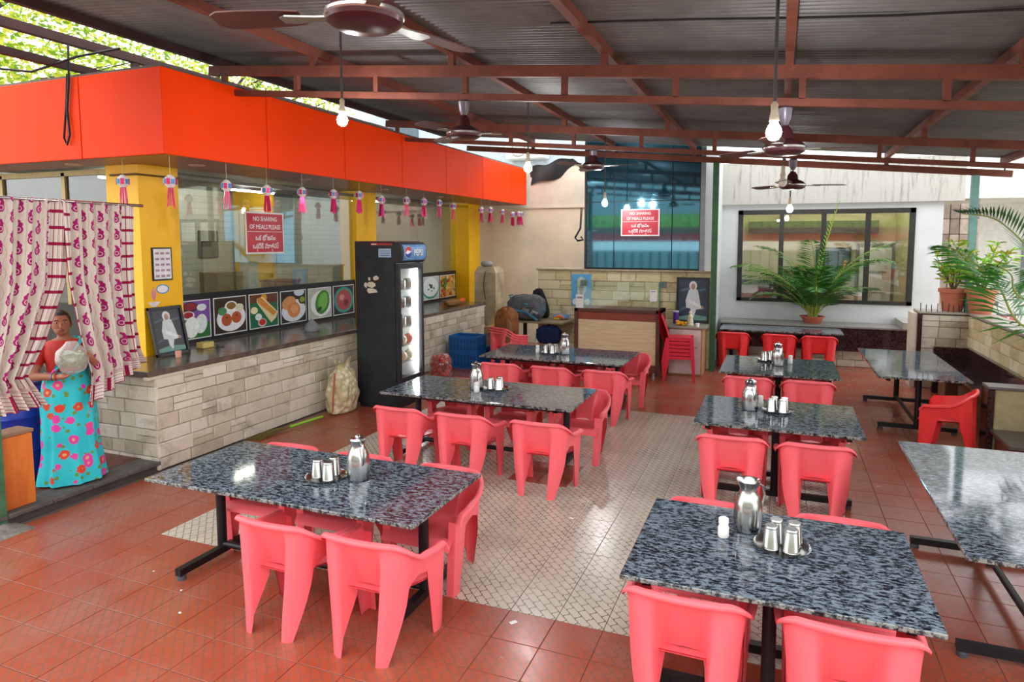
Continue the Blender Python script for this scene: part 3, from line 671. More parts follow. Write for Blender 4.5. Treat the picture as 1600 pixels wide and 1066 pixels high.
# ================================================================ CHAIRS
def chair_meshes(mat):
    """moulded tub chair, front +y, origin on the floor under the seat; one shell cut into back, arms and legs"""
    S = [0, .045, .09, .107, .125, .145, .165, .18, .20, .215, .23, .262, .285, .308, .33, .37, .42, .47, .52, .54, .56, .58, .60, .63, .66, .685, .70]
    hw, yb, cr = .285, -.27, .13
    Lb = hw-cr; Lc = PI/2*cr
    def plan(s):
        sg = -1 if s < 0 else 1; s = abs(s)
        if s < Lb: return sg*s, yb+.012*(s/Lb)**2, 0., -1.
        if s < Lb+Lc:
            a = (s-Lb)/cr; return sg*(Lb+cr*math.sin(a)), yb+.012+cr-cr*math.cos(a), sg*math.sin(a), -math.cos(a)
        return sg*hw, yb+.012+cr+(s-Lb-Lc), sg*1., 0.
    def zt(s):
        s = abs(s); return .705-.125*sh(.20, .43, s)-.02*sh(.43, .6, s)-.05*sh(.64, .70, s)**2
    zbp = [(0, .40), (.09, .39), (.165, 0), (.23, 0), (.33, .42), (.42, .455), (.52, .43), (.60, 0), (.70, 0)]
    def zb(s): return pl(zbp, abs(s))
    def P(s, z):
        x, y, nx, ny = plan(s); a = abs(s); T = zt(s); k = max(0, (T-z)/.34)
        mid = 1-sh(.10, .155, a)
        y += .13*min(k, 1.)*mid                                   # hollow between the rear legs
        leg = math.exp(-((a-.20)/.06)**2)
        x += nx*.012*leg*min(k, 2); y += ny*.018*leg*min(k, 2)
        x -= (1 if s > 0 else -1 if s < 0 else 0)*.055*sh(.33, .16, a)*sh(.1, .2, a)*max(0, k-.4)/1.7   # rear legs draw in
        fl = math.exp(-((a-.65)/.05)**2); x += nx*.014*fl*min(k, 1.5)
        side = sh(.3, .36, a)*(1-sh(.5, .56, a)); x -= nx*.03*side*min(k, 1.)
        x *= 1-.07*min(k, 1.6)
        return Vector((x, y, z))
    cols = sorted(set([-s for s in S]+S)); NR = 12
    zsplit = .40
    groups = {k: G() for k in ('backrest', 'armrest0', 'armrest1', 'leg0', 'leg1', 'leg2', 'leg3')}
    nrm = {k: [] for k in groups}
    def N(s, z):
        e = .004; z = max(zb(s)+.001, min(zt(s)-.001, z))
        a = P(s+e, z)-P(s-e, z); b = P(s, z+e)-P(s, z-e); n = a.cross(b); n.normalize()
        x, y, nx, ny = plan(s)
        return n if n.dot(Vector((nx, ny, 0))) > 0 else -n
    th = .006
    def emit_(key, quads):      # quads of (point, normal)
        g = groups[key]
        for q in quads:
            if (q[1][0]-q[0][0]).cross(q[2][0]-q[0][0]).dot(q[0][1]+q[1][1]+q[2][1]+q[3][1]) < 0: q = list(reversed(q))
            k = len(g.v); g.v += [p for p, _ in q]; g.f.append(tuple(range(k, k+4))); g.mi.append(0); nrm[key] += [n for _, n in q]
    for s0, s1 in zip(cols, cols[1:]):
        sm = (s0+s1)/2; a = abs(sm)
        T0, T1, B0, B1 = zt(s0), zt(s1), zb(s0), zb(s1)
        up = 'backrest' if a < .30 else ('armrest0' if sm < 0 else 'armrest1')
        lo = None
        if .09 <= a <= .33: lo = 'leg0' if sm < 0 else 'leg1'
        elif a >= .52: lo = 'leg2' if sm < 0 else 'leg3'
        def strip(key, za0, zb0, za1, zb1, n):
            for i in range(n):
                f0, f1 = i/n, (i+1)/n
                pts = [(s0, lerp(zb0, za0, f0)), (s1, lerp(zb1, za1, f0)), (s1, lerp(zb1, za1, f1)), (s0, lerp(zb0, za0, f1))]
                nn = [N(*p) for p in pts]; pp = [P(*p) for p in pts]
                emit_(key, [list(zip(pp, nn)), [(p-n_*th, -n_) for p, n_ in reversed(list(zip(pp, nn)))]])
        sp0, sp1 = max(B0, min(zsplit, T0)), max(B1, min(zsplit, T1))
        strip(up, T0, sp0, T1, sp1, 8)
        if lo and (B0 < zsplit-.001 or B1 < zsplit-.001): strip(lo, sp0, B0, sp1, B1, 7)
        elif not lo and (B0 < zsplit-.001 or B1 < zsplit-.001): strip(up, sp0, B0, sp1, B1, 1)
        # bottom rim of the shell
        b0, b1 = P(s0, B0), P(s1, B1); n0, n1 = N(s0, B0), N(s1, B1); d = Vector((0, 0, -1))
        emit_(lo or up, [[(b0, d), (b0-n0*th, d), (b1-n1*th, d), (b1, d)]])
        # rolled lip
        t0, t1 = P(s0, T0), P(s1, T1); m0 = Vector((*plan(s0)[2:], 0)); m1 = Vector((*plan(s1)[2:], 0))
        wl = lambda s: .026+.012*sh(.35, .55, abs(s))
        prof = [(-.010, -.006, Vector((0, 0, 1)), -.5), (.004, .004, Vector((0, 0, 1)), 0), (.6, .002, Vector((0, 0, 1)), .35), (1., -.010, Vector((0, 0, .3)), 1), (.95, -.024, Vector((0, 0, -.3)), 1.)]
        for (a0, h0, u0, k0), (a1, h1, u1, k1) in zip(prof, prof[1:]):
            q = []
            for (tt, mm, ss, aa, hh, uu, kk) in ((t0, m0, s0, a0, h0, u0, k0), (t1, m1, s1, a0, h0, u0, k0), (t1, m1, s1, a1, h1, u1, k1), (t0, m0, s0, a1, h1, u1, k1)):
                q.append((tt+mm*(wl(ss)*aa if aa > .01 else aa)+Vector((0, 0, hh)), (uu+mm*kk).normalized()))
            emit_(up, [list(reversed(q))] if (q[1][0]-q[0][0]).cross(q[2][0]-q[0][0]).dot(q[0][1]+q[2][1]) < 0 else [q])
    # front edges of the arms
    for sg in (-1, 1):
        s = .70*sg; key = 'leg2' if sg < 0 else 'leg3'
        for i in range(8):
            z0, z1 = zt(s)*i/8, zt(s)*(i+1)/8; n0, n1 = N(s, z0), N(s, z1); d = Vector((0, 1, 0)); k2 = key if z1 < .4 else ('armrest0' if sg < 0 else 'armrest1')
            # a folded return gives the leg its angle section
            p0, p1 = P(s, z0), P(s, z1); i0, i1 = p0+Vector((-sg*.055, -.004, 0)), p1+Vector((-sg*.055, -.004, 0))
            tv = Vector((0, th, 0)); qs = [[(p0, d), (i0, d), (i1, d), (p1, d)], [(p1-tv, -d), (i1-tv, -d), (i0-tv, -d), (p0-tv, -d)]]
            emit_(k2, [q if (q[1][0]-q[0][0]).cross(q[2][0]-q[0][0]).dot(q[0][1]) > 0 else list(reversed(q)) for q in qs])
    out = {}
    for k, g in groups.items():
        me = bpy.data.meshes.new(k.rstrip('0123')); me.from_pydata([tuple(p) for p in g.v], [], g.f); me.materials.append(mat)
        me.polygons.foreach_set('use_smooth', [True]*len(me.polygons)); me.update()
        me.normals_split_custom_set_from_vertices([tuple(n) for n in nrm[k]])
        out[k] = me
    g = G()
    def seat(u, v):
        x = lerp(-1, 1, u); y = lerp(-.20, .26, v); hwid = lerp(.17, .262, sh(0, .55, v))
        z = .392-.016*(1-x*x)*math.sin(PI*min(1, v*1.05))-(.05*((v-.9)/.1)**2 if v > .9 else 0)
        return (x*hwid, y, z)
    g.grid(seat, 14, 16); vs = [Vector(p) for p in g.v]
    g.grid(lambda u, v: tuple(Vector(seat(1-u, v))-Vector((0, 0, .012))), 14, 16)
    out['seat'] = g.mesh('seat', mat, 60)
    return out
CORAL = M('fb6a72', .38, 0, .03, 3, .45); REDP = M('ee3a3c', .36, 0, .03, 3, .45); CRIMSON = M('d81f3c', .32, 0, .04, 3, .5)
CH = {'c': chair_meshes(CORAL), 'r': chair_meshes(REDP)}
def chair(x, y, rz_, label, kind='c', z=0., group='tub chairs around the tables'):
    t = thing('plastic_armchair', label, 'chair', (x, y, z), rz_, group)
    for k, me in CH[kind].items(): put(k.rstrip('0123'), me, t)
    return t
def row(xs, yrim, face, tname, side, names, kind='c', jit=.05):
    col = {'c': 'coral', 'r': 'red'}[kind]
    for x, nm in zip(xs, names):
        r = rnd.uniform(-jit, jit)
        if face > 0: chair(x, yrim+.27+.02, r, '%s plastic tub chair at %s, %s side, %s' % (col, tname, side, nm), kind)
        else: chair(x, yrim-.29, PI+r, '%s plastic tub chair at %s, %s side, %s' % (col, tname, side, nm), kind)
N3 = ('stone-counter end', 'middle seat', 'aisle end'); N2 = ('aisle seat', 'parapet seat')
AW, TO = 'open-front', 'cash-counter'
row((-2.77, -2.13), 2.90, 1, 'curtain-side table', AW, ('middle seat', 'aisle end'))
row((-3.62, -2.93, -2.20), 4.20, -1, 'curtain-side table', TO, N3)
row((-3.52, -2.82, -2.02), 5.47, 1, 'fridge-side table', AW, N3)
row((-3.45, -2.72, -1.97), 7.02, -1, 'fridge-side table', TO, N3)
row((-3.53, -2.78, -2.06), 8.02, 1, 'cash-counter table', AW, N3)
row((-3.45, -2.72, -2.00), 9.60, -1, 'cash-counter table', TO, N3)
row((-.37, .35), 2.95, 1, 'open-jug table', AW, N2, jit=.03)
row((-.36, .39), 4.22, -1, 'open-jug table', TO, N2)
row((-.34, .33), 5.66, 1, 'lidded-jug square table', AW, N2, jit=.03)
row((-.33, .34), 7.02, -1, 'lidded-jug square table', TO, N2, jit=.03)
row((-.31, .37), 8.28, 1, 'square table facing window table', AW, N2, jit=.03)
row((-.31, .37), 9.66, -1, 'square table facing window table', TO, N2, jit=.03)
row((-.75, .05, .70), 12.33, 1, 'window table by planter bench', AW, ('altar end', 'middle seat', 'parapet end'), 'r')
chair(1.80, 8.42, PI/2-.35, 'lone red plastic tub chair at the booth partition end of parapet-side table', 'r')
# stacked coral chairs holding bags
for i in range(3):
    chair(-4.62+i*.012, 11.05, -.5, ('lowest coral chair in the bag-laden stack of three', 'middle coral chair in the bag-laden stack of three', 'topmost coral chair in the stack of three, holding the brown jacket')[i], 'c', i*.045, 'stack of three coral chairs')
# ---------------------------------------------------------------- stack of armless chairs
def armless():
    t = thing('plastic_side_chair', '', 'chair', (0, 0, 0), 0, 'stack of crimson armless chairs')
    g = G(); g.grid(lambda u, v: (lerp(-.21, .21, u)*(1-.12*v), lerp(.22, -.2, v), .43-.012*math.sin(PI*u)*math.sin(PI*v)-(.04*((.1-v)/.1)**2 if v < .1 else 0)), 8, 10)
    g.grid(lambda u, v: (lerp(.21, -.21, u)*(1-.12*v), lerp(.22, -.2, v), .415-(.04*((.1-v)/.1)**2 if v < .1 else 0)), 8, 10)
    g.obj('seat', CRIMSON, t, 60)
    g = G()
    def bk(u, v, d):
        x = lerp(-.19, .19, u)*(1+.1*math.sin(PI*v)-.25*max(0, v-.75)); return (x, -.19-.16*v**1.2-.05*(1-(2*u-1)**2)*.6+d, .43+.45*v)
    g.grid(lambda u, v: bk(u, v, 0), 10, 10); g.grid(lambda u, v: bk(1-u, v, .012), 10, 10); g.obj('backrest', CRIMSON, t, 60)
    for sx in (-1, 1):
        for y0, y1 in ((.2, .23), (-.19, -.27)):
            G().ring([[(sx*.19+a*w_, y0+(y1-y0)*k+b*w_, .43-.43*k) for a, b in ((-1, -1), (1, -1), (1, 1), (-1, 1))] for k, w_ in ((0, .03), (.5, .026), (1, .018))]).obj('leg', CRIMSON, t, 30)
        G().bar((sx*.2, .2, .40), (sx*.18, -.18, .40), .012, .05).obj('seat_rail', CRIMSON, t, 0)
    return t
sc0 = armless(); nms = ('lowest', 'second', 'third', 'fourth', 'fifth', 'topmost')
for i in range(6):
    lb = '%s crimson armless chair of the stack beside the cash counter' % nms[i]; p = (-1.52-.004*i, 11.25, i*.062)
    if i == 0: sc0.location = p; sc0.rotation_euler = (0, 0, -PI/2+.12); sc0['label'] = lb
    else: dup(sc0, p, -PI/2+.12, lb)
# ================================================================ TABLES
def top_obj(par, x0, x1, y0, y1, o, z0=.705, z1=.73):
    g = G(o); g.rbox(x0, x1, y0, y1, z0, z1, .004); 
    g.mi = []
    for f in g.f:
        zs = [g.v[i][2]+o[2] for i in f]; g.mi.append(0 if min(zs) > z1-.0045 and max(zs)-min(zs) < .0001 else 1)
    return g.obj('tabletop', [GRANITE, GRANITE_EDGE], par, 0)
PADM = M('4a4d52', .6)
def table(label, x0, x1, y0, y1, along='x', inset=.28):
    o = ((x0+x1)/2, (y0+y1)/2, 0); t = thing('granite_table', label, 'table', o, 0, 'granite tables')
    top_obj(t, x0, x1, y0, y1, o); cx, cy = o[0], o[1]
    hx, hy = (x1-x0)/2, (y1-y0)/2
    def L(a, b, z): return (cx+a, cy+b, z) if along == 'x' else (cx+b, cy+a, z)
    A = hx if along == 'x' else hy; Bw = hy if along == 'x' else hx
    a = A-inset; fb = Bw-.06
    for s in (-1, 1):
        G(o).cyl(L(s*a, 0, .085), L(s*a, 0, .66), .034, n=14).obj('leg', BLACKMETAL, t)
        G(o).bar(L(s*a, -fb, .06), L(s*a, fb, .06), .05, .05).obj('foot', BLACKMETAL, t, 0)
        G(o).bar(L(s*a, -Bw+.1, .675), L(s*a, Bw-.1, .675), .05, .035).obj('top_support', BLACKMETAL, t, 0)
        for q in (-1, 1): G(o).lathe([(.03, 0), (.03, .025), (.018, .035)], L(s*a, q*(fb-.03), 0), 12).obj('foot_pad', PADM, t)
    G(o).cyl(L(-a, 0, .10), L(a, 0, .10), .024, n=12).obj('stretcher', BLACKMETAL, t)
    for q in (-1, 1): G(o).bar(L(-A+.06, q*(Bw-.12), .68), L(A-.06, q*(Bw-.12), .68), .04, .028).obj('top_rail', BLACKMETAL, t, 0)
    return t
table('long granite table beside the curtained platform', -4.02, -1.90, 3.14, 4.05, 'x', .2)
table('long granite table beside the black drinks fridge', -3.99, -1.82, 5.93, 6.90, 'x', .2)
table('long granite table in front of the wooden cash counter', -3.95, -1.87, 8.38, 9.50, 'x', .2)
table('square granite table with the open-mouthed steel jug', -.68, .70, 3.03, 4.06, 'y', .3)
table('square granite table with a lidded jug, straddling the floor inlay edge', -.68, .72, 5.94, 7.06, 'y', .3)
table('square granite table between the lidded-jug table and the window table', -.66, .73, 8.42, 9.70, 'y', .35)
table('long granite table in front of the planter bench and potted palm', -1.0, 1.10, 12.58, 13.42, 'x', .2)
table('long granite table beside the corner bench with one red chair', 1.16, 2.14, 8.80, 11.05, 'y', .35)
table('long bare granite table without any chairs', .95, 1.98, 3.85, 5.97, 'y', .35)
# ---------------------------------------------------------------- tableware
TZ = .7301
def jug(x, y, label, lid=True, s=1., rot=.6):
    t = thing('water_jug', label, 'jug', (x, y, TZ), rot, 'steel jugs')
    pr = [(.064, 0), (.073, .006), (.076, .03), (.078, .10), (.074, .16), (.058, .205), (.047, .228), (.046, .24)]
    if lid: pr += [(.052, .262), (.054, .270)]
    else: pr += [(.055, .265), (.066, .285), (.067, .288), (.062, .283), (.044, .25), (.04, .235), (.062, .17), (.066, .03), (.05, .01)]
    G().lathe([(r*s, z*s) for r, z in pr], n=28).obj('body', STEEL, t)
    if lid:
        G().lathe([(r*s, z*s) for r, z in ((.053, .271), (.056, .276), (.05, .288), (.02, .295), (.014, .306), (.006, .312))], n=24).obj('lid', STEEL, t)
        G().tube([(0, -.05*s, .262*s), (0, -.085*s, .25*s), (0, -.10*s, .20*s), (0, -.085*s, .13*s), (0, -.074*s, .115*s)], .007*s, 8).obj('handle', STEEL, t)
    else:
        G().tube([(0, -.06*s, .262*s), (0, -.095*s, .24*s), (0, -.105*s, .19*s), (0, -.09*s, .13*s), (0, -.076*s, .115*s)], .007*s, 8).obj('handle', STEEL, t)
    return t
def tray(x, y, label, cups, clabel, cgroup, r=.145):
    t = thing('steel_tray', label, 'tray', (x, y, TZ), 0, 'cup trays')
    G().lathe([(r*.86, 0), (r*.88, .004), (r*.98, .016), (r, .018), (r*.985, .0195), (r*.87, .0075), (.002, .0065)], n=32).obj('dish', STEEL, t)
    for i, (dx, dy) in enumerate(cups):
        c = thing('steel_tumbler', clabel, 'cup', (x+dx, y+dy, TZ+.0076), 0, cgroup)
        G().lathe([(.043, 0), (.0445, .003), (.043, .006), (.0335, .118), (.031, .122), (.002, .122)], n=22).obj('cup_wall', STEEL, c)
        G().lathe([(.0342, .108), (.0348, .111), (.0342, .114)], n=22, cap=False).obj('base_ring', STEEL, c)
def salt(x, y, label):
    t = thing('salt_shaker', label, 'salt shaker', (x, y, TZ), 0, 'white salt shakers')
    G().lathe([(.026, 0), (.030, .006), (.030, .055), (.024, .068), (.022, .072)], n=18).obj('body', M('eceae4', .35), t)
    G().lathe([(.023, .072), (.027, .076), (.027, .104), (.02, .11), (.003, .111)], n=18).obj('cap', M('f4f3ee', .3), t)
C3 = ((-.055, -.02), (.02, .06), (.05, -.04)); C4 = ((-.055, -.04), (.045, -.05), (-.03, .055), (.06, .045))
def ware(tn, jx, jy, tx, ty, cups, sx=None, lid=True, rot=.6):
    jug(jx, jy, ('lidded' if lid else 'open-mouthed')+' steel water jug on the '+tn, lid, 1., rot)
    tray(tx, ty, 'round steel tray of upturned cups on the '+tn, cups, 'upturned steel tumbler on the tray of the '+tn, 'tumblers on the '+tn)
    if sx: salt(sx[0], sx[1], 'white plastic salt shaker on the '+tn)
ware('curtain-side table', -2.64, 3.66, -2.86, 3.60, C3, None, True, 1.)
ware('fridge-side table', -3.06, 6.42, -2.86, 6.50, C3, (-3.00, 6.30))
ware('cash-counter table', -2.84, 8.92, -3.06, 8.92, C4, (-3.25, 8.90))
ware('open-jug table', -.12, 3.78, .06, 3.62, C4, (-.24, 3.64), False, 2.2)
ware('lidded-jug square table', -.22, 6.58, .03, 6.60, C4, (-.13, 6.74))
ware('square table facing the window table', .02, 9.10, -.10, 9.40, C3[:2], (.18, 9.30))
# ================================================================ FRIDGE
fx0, fx1, fy0, fy1, fh = -5.56, -4.86, 7.74, 8.42, 2.34
o = (fx0, fy0, 0); fr = thing('drinks_fridge', 'tall black glass-door drinks fridge with blue lit brand header', 'fridge', o)
FB = M('22252a', .5, 0, .35, 6, .4)
G(o).box(fx0, fx1-.06, fy0, fy0+.04, .06, fh).obj('side_panel', FB, fr, 0)
G(o).box(fx0, fx1-.06, fy1-.04, fy1, .06, fh).obj('side_panel', FB, fr, 0)
G(o).box(fx0, fx0+.03, fy0+.04, fy1-.04, .06, fh).obj('back_panel', M('d8dcdc', .4), fr, 0)
G(o).box(fx0, fx1-.06, fy0, fy1, fh, fh+.015).obj('top_panel', M('6b3a30', .6), fr, 0)
G(o).box(fx0+.02, fx1-.05, fy0+.02, fy1-.02, 0, .36).obj('machine_base', FB, fr, 0)
g = G(o)
g.ring([[(fx1-.06, y, z), (fx1-.06, y, z)][:0] or [(fx1-.06, y, 2.05), (fx1+.0, y, 2.05), (fx1+.05, y, 2.11), (fx1+.06, y, 2.2), (fx1+.05, y, 2.28), (fx1, y, fh), (fx1-.06, y, fh)] for y in (fy0-.0, fy1)])
hd = g.obj('header', FB, fr, 30, True)
BLUE = M('5f8fc0', .4, 0, .35, 12)
def hx(z): return pl([(2.05, fx1), (2.11, fx1+.05), (2.2, fx1+.06), (2.28, fx1+.05), (2.34, fx1)], z)+.003
G(o).grid(lambda u, v: (hx(lerp(2.085, 2.305, v)), lerp(fy0+.05, fy1-.02, u), lerp(2.085, 2.305, v)), 1, 8).obj('brand_panel', BLUE, hd)
cy_, cz_ = fy0+.16, 2.2
def disc(pts, col, d):
    return G(o).plate([(hx(cz_)+.001, cy_+a, cz_+b) for a, b in pts], (1, 0, 0), d).obj('emblem', M(col, .4), hd, 0, True)
R_ = .085
disc([(R_*math.cos(2*PI*k/28), R_*math.sin(2*PI*k/28)) for k in range(28)], 'f2f2f2', .004)
disc([(R_*.95*math.cos(PI*k/14+.15), R_*.95*math.sin(PI*k/14+.15)*1.) for k in range(15)]+[(-.03, .03), (.03, .02)], 'c02030', .006)
disc([(R_*.95*math.cos(PI+PI*k/14+.1), R_*.95*math.sin(PI+PI*k/14+.1)) for k in range(15)]+[(.03, -.015), (-.03, -.03)], '1d3f98', .006)
tx_ = text('PEPSI', .125, M('f4f6f8', .4), fr, (hx(2.2)+.002, fy0+.44, 2.15), (0, 1, 0), (0, 0, 1), .002, sx=.92)
# door
dr = G(o).box(fx1-.05, fx1, fy0+.005, fy0+.06, .36, 2.04).box(fx1-.05, fx1, fy1-.06, fy1-.005, .36, 2.04).box(fx1-.05, fx1, fy0+.06, fy1-.06, .36, .44).box(fx1-.05, fx1, fy0+.06, fy1-.06, 1.97, 2.04).obj('door_frame', FB, fr, 0)
G(o).box(fx1-.03, fx1-.022, fy0+.06, fy1-.06, .44, 1.97).obj('pane', glass('fridge_door_glass', (.95, .97, .96), .05), dr, 0)
G(o).box(fx1, fx1+.025, fy0+.02, fy0+.045, .9, 1.35).obj('door_handle', M('3a3d42', .3), dr, 0)
G(o).cyl((fx1-.09, fy1-.075, .48), (fx1-.09, fy1-.075, 1.94), .014, n=8).obj('light_tube', emit('fridge_tube', 'ffffff', 30.), fr)
G(o).box(fx0+.03, fx1-.07, fy0+.04, fy0+.046, .36, 2.04).box(fx0+.03, fx1-.07, fy1-.046, fy1-.04, .36, 2.04).obj('liner', M('dfe3e3', .4), fr, 0)
SH = M('c9cccc', .3, .6)
for i, z in enumerate((.62, .86, 1.12, 1.40, 1.66)):
    s_ = G(o); s_.box(fx0+.04, fx1-.07, fy0+.05, fy1-.05, z, z+.008); s_.obj('shelf', SH, fr, 0)
rr = random.Random(5)
shl = ('lower shelf', 'second shelf', 'third shelf', 'fourth shelf', 'top shelf')
for i, z in enumerate((.628, .868, 1.128, 1.408, 1.668)):
    for k in range(3):
        x = fx1-.16-.0*k; y = fy0+.14+k*.18; nm = 'food_pouch' if i in (0, 1) else 'steel_tin'
        t = thing(nm, '%s on the %s of the drinks fridge' % ('clear food pouch' if i in (0, 1) else 'small steel tin', shl[i]), 'pouch' if i < 2 else 'tin', (x, y, z), 0, 'things in the fridge')
        if i < 2:
            G().ell((0, 0, .075), (.07, .08, .074), 12, 8).obj('pouch', M(('b8503a', 'd8b090', 'c8c0a8')[(k+i) % 3], .4, 0, .3, 30), t); G().ell((0, 0, .155), (.02, .025, .02), 8, 5).obj('knot', M('d8d0c8', .4), t)
        else:
            h = rr.uniform(.09, .14); G().lathe([(.06, 0), (.062, .004), (.062, h), (.066, h+.004)], n=18).obj('body', STEEL, t); G().lathe([(.064, h+.004), (.06, h+.012), (.01, h+.018)], n=18).obj('lid', STEEL, t)
# marks on the side of the fridge
prt = thing('sticker', 'torn white label scraps on the black side of the fridge', 'sticker', (-5.4, fy0-.002, 1.7))
for (a, b, c, d_) in ((-5.42, -5.36, 1.70, 1.78), (-5.35, -5.31, 1.80, 1.86), (-5.28, -5.18, 1.80, 1.87), (-5.40, -5.2, 1.62, 1.70), (-5.36, -5.23, 1.70, 1.80)):
    n = 7; G((-5.4, fy0-.002, 1.7)).plate([(a+(b-a)*(.5+.5*math.cos(2*PI*k/n+.4)*rr.uniform(.7, 1.3)), fy0-.001, c+(d_-c)*(.5+.5*math.sin(2*PI*k/n+.4)*rr.uniform(.7, 1.3))) for k in range(n)], (0, -1, 0), .0015).obj('scrap', M('cfc6b4', .7), prt, 0, True)
t = thing('sticker', 'pale blue rating label near the top of the fridge side', 'sticker', (-5.15, fy0-.001, 2.13)); G((-5.15, fy0-.001, 2.13)).box(-5.17, -4.97, fy0-.003, fy0-.0005, 2.13, 2.25).obj('label_sheet', M('a9c4dc', .5), t, 0)
for k in range(3): G((-5.15, fy0-.001, 2.13)).box(-5.15, -4.99, fy0-.004, fy0-.003, 2.15+k*.03, 2.162+k*.03).obj('print', M('5a7aa0', .5), t, 0)
t = thing('sticker', 'thin red strip label under the fridge top edge', 'sticker', (-5.2, fy0-.001, 2.3)); G((-5.2, fy0-.001, 2.3)).box(-5.3, -4.95, fy0-.003, fy0-.0005, 2.295, 2.325).obj('label_sheet', M('b02030', .5), t, 0)
G((-5.2, fy0-.001, 2.3)).box(-5.28, -5.2, fy0-.004, fy0-.003, 2.302, 2.318).obj('print', M('e8d8d0', .5), t, 0)
# ================================================================ SACK, BROOM, TOMATOES, CRATES
p = (-5.60, 7.42, 0)
sk = thing('potato_sack', 'lumpy cream woven sack against the stone counter beside the fridge', 'sack', p, .1)
rr = random.Random(8)
ph = [rr.uniform(0, 6) for _ in range(6)]
def sackf(u, v):
    a = 2*PI*u; w_ = pl([(0, .2), (.04, .27), (.3, .29), (.65, .27), (.8, .24), (.88, .16), (.94, .12), (1, .17)], v); dpt = pl([(0, .12), (.04, .17), (.4, .19), (.8, .13), (.9, .07), (1, .07)], v)
    k = 1+.05*math.sin(5*a+ph[0]+9*v)+.04*math.sin(8*a+ph[1]-13*v)+.03*math.sin(19*v+ph[2])*math.sin(3*a)
    return (dpt*math.cos(a)*k, w_*math.sin(a)*k+.05*v, .66*v+(.06*math.sin(a*2+.6)+.03 if v > .9 else 0)*(v-.9)*10*(1 if v > .9 else 0))
def m_weave():
    m, nt, b = newmat('woven_sack', .8, 0, .2); co = coords(nt, 'obj'); v = nt.nodes.new('ShaderNodeTexVoronoi'); nt.links.new(co, v.inputs[0]); v.inputs['Scale'].default_value = 14
    nt.links.new(ramp(nt, v.outputs[0], ((.1, 'eee4c4'), (.6, 'c4b68c'))), b.inputs['Base Color']); bump(nt, b, v.outputs[0], .9, .03); return m
G().grid(sackf, 40, 34, True).obj('sack_body', m_weave(), sk, 80)
G().ell((0, .0, .62), (.06, .1, .04), 14, 8).obj('sack_neck', M('cdbf90', .8), sk)
G().tube([(.02, -.27, .02), (.05, -.29, .3), (.05, -.24, .58)], .012, 6).obj('seam', M('b8604a', .8), sk)
b0, b1 = (-5.72, 5.95, .02), (-5.60, 7.0, .03)
br = thing('broom', 'grass broom with a lime green handle lying along the stone counter', 'broom', b0)
G(b0).cyl((-5.66, 6.45, .03), b1, .017, n=10).obj('handle', M('8fce1c', .35), br)
rr = random.Random(6); g = G(b0)
for k in range(70):
    s = rr.uniform(-1, 1); g.tube([(-5.66+s*.01, 6.47, .03), (-5.71+s*.05, 6.2, .02+abs(rr.gauss(0, .012))), (-5.74+s*.1, 5.9+rr.uniform(-.05, .08), .006+rr.random()*.012)], [.004, .003, .0015], 4)
go = g.obj('bristles', M('6f6428', .8, 0, .3, 30), br); go['kind'] = 'stuff'
tb = (-5.42, 9.95, 0); t = thing('tomato_bag', 'clear bag of red tomatoes on the floor beside the fridge', 'bag', tb)
G().grid(lambda u, v: ((pl([(0, .15), (.1, .2), (.6, .2), (.85, .17), (1, .1)], v))*math.cos(2*PI*u)*(1+.04*math.sin(9*u*2*PI/1.5+6*v)), pl([(0, .15), (.1, .2), (.6, .2), (.85, .17), (1, .12)], v)*math.sin(2*PI*u)*(1+.04*math.sin(11*u+9*v)), .42*v), 26, 10, True).obj('plastic_film', glass('clear_poly_bag', (.97, .97, .97), .05, .15, milk=.08), t, 80)
tm = G().ell((0, 0, 0), .034, 10, 7).mesh('tomato', M('c8341a', .3, 0, .15, 9)); n = 0
for k in range(400):
    x, y, z = rr.uniform(-.17, .17), rr.uniform(-.17, .17), rr.uniform(.035, .36)
    if x*x+y*y > .165**2 or (x*x+y*y < .11**2 and z < .3): continue
    put('tomato', tm, t, (x, y, z)); n += 1
    if n > 110: break
CB = M('0f5fa6', .4, 0, .12, 6)
def crate(x, y, z, label, w_=.56, d_=.40, h=.30, rz_=0.):
    t = thing('plastic_crate', label, 'crate', (x, y, z), rz_, 'blue crates')
    a, b = w_/2, d_/2
    G().box(-a, a, -b, b, 0, .02).obj('base', CB, t, 0)
    for s in (-1, 1):
        for z0, z1, e in ((h-.05, h, .012), (0, .04, .010), (h*.45, h*.55, .0075)):
            G().box(-a, a, s*b-e, s*b+e, z0, z1).obj('side_rail', CB, t, 0); G().box(s*a-e, s*a+e, -b, b, z0, z1).obj('end_rail', CB, t, 0)
        g = G()
        for k in range(9):
            q = -a+w_*k/8; g.box(q-.012, q+.012, s*b-.009, s*b+.009, .04, h-.05)
        for k in range(7):
            q = -b+d_*k/6; g.box(s*a-.009, s*a+.009, q-.012, q+.012, .04, h-.05)
        g.obj('slats', CB, t, 0)['kind'] = 'stuff'
        G().box(-a+.01, a-.01, s*b-.005, s*b+.0, .04, h-.05).obj('side_web', M('0b4a86', .5), t, 0)
        G().box(s*a-.005, s*a, -b+.01, b-.01, .04, h-.05).obj('end_web', M('0b4a86', .5), t, 0)
    return t
crate(-5.42, 11.0, 0, 'lower blue crate of the stack against the stone counter')
crate(-5.42, 11.0, .301, 'upper blue crate of the stack against the stone counter')
crate(-5.02, 11.75, 0, 'blue crate of greens on the floor behind the crate stack')
mound('cabbage', 'green cabbages heaped in the single blue crate', 'vegetables', (-5.02, 11.75, .03), (.2, .14, .35), 16, ('8aa050', '6f8a3a', 'a8b870'), 9)
t = thing('cardboard_box', 'brown cardboard box tucked behind the blue crates', 'box', (-5.25, 12.22, 0)); G().rbox(-.3, .3, -.2, .2, 0, .62, .006).obj('body', M('a8845a', .8), t, 0)
